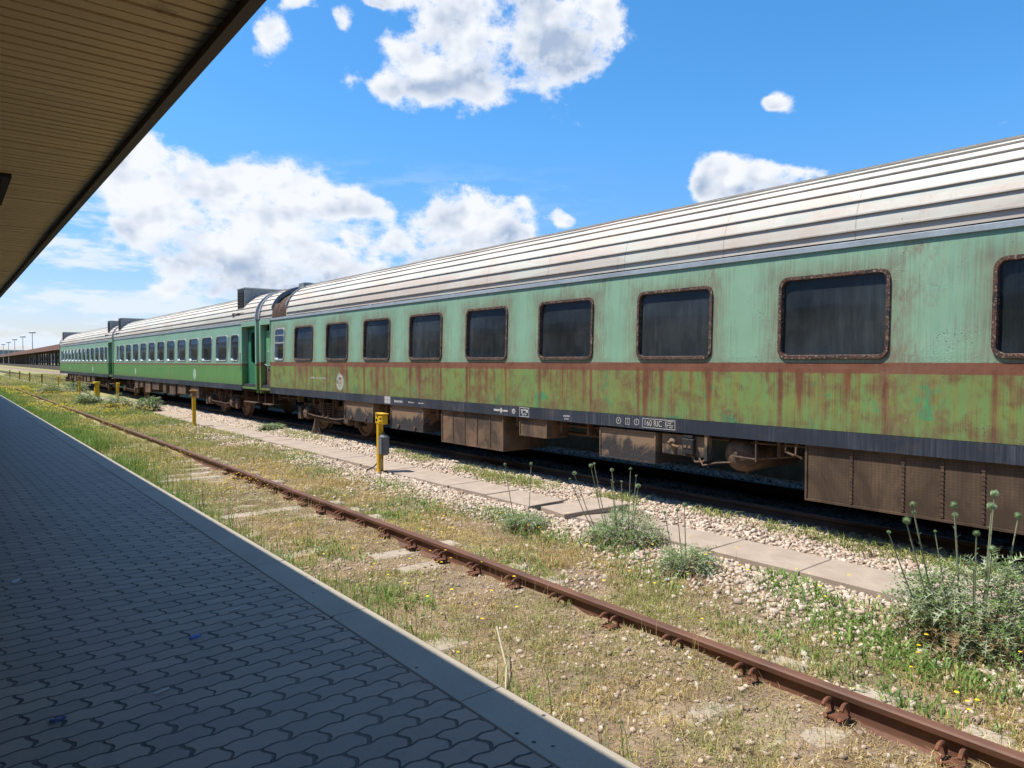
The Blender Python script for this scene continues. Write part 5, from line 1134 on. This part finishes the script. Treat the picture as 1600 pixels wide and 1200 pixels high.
x2, y2 = clumped(520, 2.5, 6.2, 10, 62, 10, 0.3); k = ok(x2, y2, 0.5, 130, 2.5); x2, y2 = x2[k], y2[k]
x = np.concatenate([x, x2]); y = np.concatenate([y, y2]); h = rng.uniform(0.06, 0.2, len(x))+0.12*ss(y, 12, 25); flowers(x, y, h, rng.uniform(0.008, 0.017, len(x))*(1+1.3*ss(y, 10, 45)), 'yellow_wildflowers', 'small yellow wildflowers dotted through the grass')
blades('flower_stems', x, y, h, np.full(len(x), 0.003), np.full(len(x), 0.03), pal(len(x), GRN), 'thin stems under the yellow wildflowers')
# ---------------------------------------------------------------- individual plants
def tall_grass(x, y, n, h, spread, label, cols=GRN, wd=0.0055):
    a = rng.normal(x, spread, n); b_ = rng.normal(y, spread, n); a = np.maximum(a, 2.03)
    o = blades('grass_tuft', a, b_, rng.uniform(0.5, 1.0, n)*h, rng.uniform(0.6, 1.2, n)*wd, rng.uniform(0.1, 0.9, n), pal(n, cols), label, kind=None, origin=(x, y, GZ)); o.location = (x, y, GZ)
    tag(o, label, 'grass tuft', 'tall tufts beside the platform kerb')
for (x, y, n, h, s_, lb) in ((2.12, 1.83, 26, 0.46, 0.07, 'tall green grass tuft at the kerb nearest the bottom edge'), (2.2, 2.25, 30, 0.5, 0.09, 'tall green tuft by the sunlit kerb joint'), (2.13, 2.62, 34, 0.52, 0.10, 'dense tall tuft just beyond the kerb joint'), (2.2, 3.7, 60, 0.55, 0.14, 'bushy green tuft by the kerb halfway along the shadow'), (2.25, 4.4, 80, 0.6, 0.18, 'leafy dark green tuft leaning over the kerb')):
    tall_grass(x, y, n, h, s_, lb)
HEAD = []
for q in range(3):
    vs, fs, cs = [], [], []; n = 170; ga = math.pi*(3-math.sqrt(5))
    base_v = IV*0.72; vs += [tuple(v) for v in base_v]; fs += [tuple(f) for f in IF]; cs += [(0.24, 0.33, 0.16)]*len(base_v)
    for i in range(n):
        zz = 1-2*(i+0.5)/n; r_ = math.sqrt(1-zz*zz); d_ = Vector((r_*math.cos(ga*i), r_*math.sin(ga*i), zz)); s_ = d_.orthogonal().normalized()*0.085; L_ = random.uniform(0.92, 1.16); b0 = len(vs)
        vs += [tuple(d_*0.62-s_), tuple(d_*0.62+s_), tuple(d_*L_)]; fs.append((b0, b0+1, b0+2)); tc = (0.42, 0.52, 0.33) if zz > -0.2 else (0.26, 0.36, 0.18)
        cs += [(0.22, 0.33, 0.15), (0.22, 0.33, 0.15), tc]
    me = mesh_np('flower_head', vs, fs, M['thistle'], np.array(cs)); HEAD.append(me.data); bpy.data.objects.remove(me)
def thistle(x, y, w_, h, nleaf, heads, label, seed=0, ls=1.0):
    """globe thistle: a bush of spiny grey-green leaves and upright stems with round heads"""
    rs_ = np.random.default_rng(seed+300); root = empty('globe_thistle', (x, y, GZ), label, 'thistle plant', 'globe thistle plants on the gravel')
    V, F, T = [], [], []
    for i in range(int(nleaf*1.15)):
        a = rs_.uniform(0, 2*math.pi); rr = w_*math.sqrt(rs_.random())*0.5; bx, by = rr*math.cos(a)*0.7, rr*math.sin(a)*0.7
        dome = math.sqrt(max(0.05, 1-(rr/(w_*0.55))**2)); z0 = rs_.uniform(0.0, 0.85)*h*dome*(0.55+0.75*vnoise(x+bx, y+by, 0.22, seed)); L_ = rs_.uniform(0.08, 0.24)*(0.8+0.35*w_)*(0.6+0.4*ls); da = a+rs_.normal(0, 0.9)
        up = rs_.uniform(0.1, 1.1); d_ = np.array([math.cos(da), math.sin(da), up]); d_ /= np.linalg.norm(d_); side = np.cross(d_, [0, 0, 1]); side /= np.linalg.norm(side)
        col = np.array([(0.14, 0.19, 0.075), (0.22, 0.27, 0.13), (0.34, 0.38, 0.24), (0.13, 0.21, 0.045)][rs_.integers(0, 4)])*rs_.uniform(0.8, 1.2)
        if z0 < 0.3*h and rs_.random() < 0.4: col = np.array((0.25, 0.17, 0.08))
        seg = 6; pts = []
        for k in range(seg+1):
            t = k/seg; pts.append(np.array([bx, by, z0])+d_*L_*t+np.array([0, 0, -1])*L_*0.55*t*t)
        for k in range(seg):
            p, q = pts[k], pts[k+1]; wv = 0.0032*ls*(1-k/seg*0.6); b0 = len(V); V += [p-side*wv, p+side*wv, q+side*wv*0.8, q-side*wv*0.8]; F += [(b0, b0+1, b0+2), (b0, b0+2, b0+3)]; T += [col]*4
            for s_ in (-1, 1):                                            # spiny lobes
                lob = L_*0.17*(1-abs(k/seg-0.35))*rs_.uniform(0.7, 1.2); b0 = len(V); tipp = p+side*s_*lob+d_*lob*0.7+np.array([0, 0, rs_.uniform(-0.2, 0.5)])*lob
                V += [p, p+(q-p)*min(0.95, 0.32*ls), tipp]; F.append((b0, b0+1, b0+2)); T += [col, col, col*1.3]  # lobe tips lightened in colour as if sunlit
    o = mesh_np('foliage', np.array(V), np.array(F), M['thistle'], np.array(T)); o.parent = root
    for (hx, hy, hz, r_) in heads:
        st = MB(); b0 = (hx*0.45, hy*0.45, 0.02); st.tube([b0, (hx*0.75, hy*0.75, hz*0.5), (hx, hy, hz-r_*0.8)], [0.006, 0.0048, 0.004], 6)
        so_ = st.build('stem', M['stemgreen'], root)
        hd = bpy.data.objects.new('flower_head', HEAD[rs_.integers(0, 3)]); COL.objects.link(hd); hd.parent = root; hd.location = (hx, hy, hz); hd.scale = (r_,)*3; hd.rotation_euler = tuple(rs_.uniform(0, 6, 3)*np.array([0.1, 0.1, 1]))
        # small leaves up the stem
        V, F, T = [], [], []
        for k in range(7):
            t = rs_.uniform(0.35, 0.9); p = np.array([hx*(0.45+0.55*t), hy*(0.45+0.55*t), hz*t]); a = rs_.uniform(0, 6.28); L_ = 0.05*(1.2-t)+0.012; d_ = np.array([math.cos(a), math.sin(a), 0.5])*L_; s_ = np.array([-math.sin(a), math.cos(a), 0])*0.004
            b0 = len(V); V += [p-s_, p+s_, p+d_]; F.append((b0, b0+1, b0+2)); T += [np.array((0.2, 0.27, 0.15))]*3
        lo = mesh_np('foliage', np.array(V), np.array(F), M['thistle'], np.array(T)); lo.parent = so_
    return root
M['stemgreen'] = simple('thistle_stem', (0.23, 0.27, 0.15), (0.32, 0.30, 0.18), 12, 0.7, bump=0)
def ph(px, py, base, Zr):                      # offset of a head from its plant base, across the line of sight
    th = math.atan(888/1100); x0, y0 = base; zc = x0*math.sin(th)+y0*math.cos(th)+Zr; xc = (px-800)/1100*zc; hz = CAM_Z-(py-566)/1100*zc
    return (xc*math.cos(th)+zc*math.sin(th)-x0, -xc*math.sin(th)+zc*math.cos(th)-y0, hz-GZ)
def heads(lst, base): return [(*ph(px, py, base, dz), r_) for (px, py, r_, dz) in lst]
B1 = (5.33, 6.35); thistle(B1[0], B1[1], 0.60, 0.34, 420, heads([(830, 726, 0.022, 0.1), (789, 727, 0.02, 0.0)], B1), 'small globe thistle in front of the open duct gap, one tall stem', 1)
B2 = (5.74, 5.15); thistle(B2[0], B2[1], 0.98, 0.46, 760, heads([(898, 741, 0.026, 0), (891, 750, 0.014, 0.1), (924, 729, 0.026, 0), (929, 726, 0.016, 0.1), (957, 736, 0.024, 0.1), (972, 754, 0.013, 0), (986, 734, 0.018, 0.1), (995, 745, 0.014, 0.1), (998, 761, 0.029, -0.1), (956, 752, 0.01, 0)], B2), 'wide globe thistle with a cluster of round heads by the slipped slab', 2)
B3 = (5.40, 4.05); thistle(B3[0], B3[1], 0.62, 0.36, 480, heads([(1071, 791, 0.025, 0), (1060, 799, 0.02, 0.1), (1040, 803, 0.018, 0.1)], B3), 'medium globe thistle with three low heads leaning toward the duct slabs', 3)
B4 = (5.62, 1.78); thistle(B4[0], B4[1], 1.18, 0.80, 1300, heads([(1430, 790, 0.024, 0), (1432, 803, 0.018, 0.1), (1421, 816, 0.031, 0), (1393, 834, 0.014, 0), (1466, 833, 0.013, 0.1), (1495, 791, 0.027, 0), (1497, 807, 0.024, 0.1), (1558, 773, 0.028, 0.1), (1554, 793, 0.031, 0), (1596, 808, 0.026, 0), (1531, 836, 0.024, -0.2), (1556, 861, 0.030, -0.3), (1528, 893, 0.016, -0.3), (1587, 866, 0.014, 0)], B4), 'large globe thistle bush with many tall heads at the right edge', 4)
B5 = (6.3, 0.75); thistle(B5[0], B5[1], 0.9, 0.62, 700, [(0.05, 0.1, 0.9, 0.027)], 'globe thistle growing behind the large bush beyond the last visible slab', 5)
for k, (x_, y_, w_, h_, lb) in enumerate(((7.45, 20.3, 0.7, 0.22, 'grey-green bush in the gravel by the first bogie'), (5.7, 33.5, 1.3, 0.75, 'pale grey-green bush in front of the second coach, beside the capped yellow post'), (6.3, 31.0, 1.2, 0.65, 'low pale bush right of the capped yellow post'), (5.2, 37.5, 1.3, 0.7, 'pale bush behind the thick tapered post'), (4.9, 50, 1.7, 0.9, 'pale flowering bush left of the small yellow post'), (6.5, 52.0, 1.6, 0.9, 'bush by the tail bogie of the train'))):
    thistle(x_, y_, w_, h_, 520, [], lb, 20+k, ls=1.9)
# dead twigs by the bogie
b = MB()
for k in range(14):
    a = random.uniform(0, 6.28); d_ = random.uniform(0.05, 0.3); b.tube([(0.02*math.cos(a), 0.02*math.sin(a), 0.55), (d_*0.4*math.cos(a), d_*0.4*math.sin(a), 0.3), (d_*math.cos(a), d_*math.sin(a), 0.0)], 0.006, 5)
o = b.build('dead_plant', simple('dead_stem', (0.30, 0.21, 0.16), (0.2, 0.13, 0.1), 8, 0.9, bump=0)); o.location = (7.72, 17.9, GZ); tag(o, 'dry brown dead stems hanging beside the first coach bogie', 'dead plant')
# litter on the platform and in the track
def scrap(x, y, z, s, colr, label, rz, name='paper_scrap', cat='litter'):
    b = MB(); n = 9; pts = [(s*random.uniform(0.6, 1)*math.cos(i/n*6.28), s*0.55*random.uniform(0.6, 1)*math.sin(i/n*6.28), 0.004+0.012*random.random()) for i in range(n)]
    b.add(pts+[(p[0]*0.9, p[1]*0.9, 0.0) for p in pts], [tuple(range(n)), tuple(reversed(range(n, 2*n)))]+[(i, (i+1) % n, n+(i+1) % n, n+i) for i in range(n)])
    mt, g_ = material('paper'); g_.out(colr, 0.7); o = b.build(name, mt); o.location = (x, y, z); o.rotation_euler = (0, 0, R(rz)); tag(o, label, cat)
def plat(px, py):
    th = math.atan(888/1100); zc = 1100*1.5/(py-566); xc = (px-800)/1100*zc; return xc*math.cos(th)+zc*math.sin(th), -xc*math.sin(th)+zc*math.cos(th)
p = plat(299, 1002); scrap(p[0], p[1], PZ, 0.04, (0.10, 0.20, 0.55), 'crumpled bright blue wrapper on the shaded paving', 20)
p = plat(17, 913); scrap(p[0], p[1], PZ, 0.045, (0.5, 0.55, 0.6), 'pale paper scrap on the paving at the left edge', 50)
p = plat(80, 1135); scrap(p[0], p[1], PZ, 0.04, (0.06, 0.09, 0.20), 'dark blue scrap on the paving near the lower left corner', 10)
for (px, py, lb) in ((245, 1090, 'thin white stick lying on the paving near the bottom'), (245+0, 1164-70, None), (362, 959, 'short white stick on the paving by the kerb side'), (533-170, 957, None)):
    if not lb: continue
    p = plat(px, py); b = MB(); b.tube([(-0.035, 0, 0.006), (0.035, 0.004, 0.006)], 0.004, 6); o = b.build('paper_stick', M['white']); o.location = (p[0], p[1], PZ); o.rotation_euler = (0, 0, R(15)); tag(o, lb, 'litter')
scrap(5.02, 4.0, GZ+0.05, 0.035, (0.5, 0.55, 0.62), 'crumpled clear plastic scrap in the dry grass beyond the near rail', 30, 'plastic_scrap')
b = MB(); b.tube([(0, 0, 0.02), (0.25, 0.30, 0.10), (0.42, 0.62, 0.22)], 0.006, 6); o = b.build('dry_stalk', simple('dry_stalk', (0.50, 0.45, 0.30), (0.42, 0.36, 0.22), 9, 0.8, bump=0)); o.location = (2.45, 3.1, GZ); tag(o, 'single pale dry stalk leaning out of the grass by the kerb', 'dry stalk')
# hoses, pipes and brackets under the first coach
for (ya, yb, zz, xo, r_) in ((7.3, 8.4, 0.86, 0.25, 0.022), (9.15, 9.5, 0.80, 0.18, 0.02), (4.1, 6.1, 0.89, 0.16, 0.018), (13.45, 14.3, 0.86, 0.22, 0.02), (11.5, 12.1, 0.83, 0.16, 0.018), (7.3, 9.5, 0.70, 0.5, 0.03), (18.9, 20.5, 0.84, 0.2, 0.025)):
    b = MB(); n_ = 7; b.tube([(-HW+xo+0.01*math.sin(i*2.2), ya+(yb-ya)*i/n_-Y1, zz-0.015*math.sin(i/n_*3.14)) for i in range(n_+1)], r_, 8); b.build('underframe_pipe', M['bogie'], c1, smooth=True)
for yy in (4.45, 6.95, 7.6, 8.2, 9.3, 11.8, 13.9, 18.9, 19.6, 20.3):
    b = MB(); b.box(-HW+0.12, -HW+0.30, yy-Y1-0.02, yy-Y1+0.02, 0.74, 0.93, 0.004); b.build('hanger_bracket', M['box'], c1)
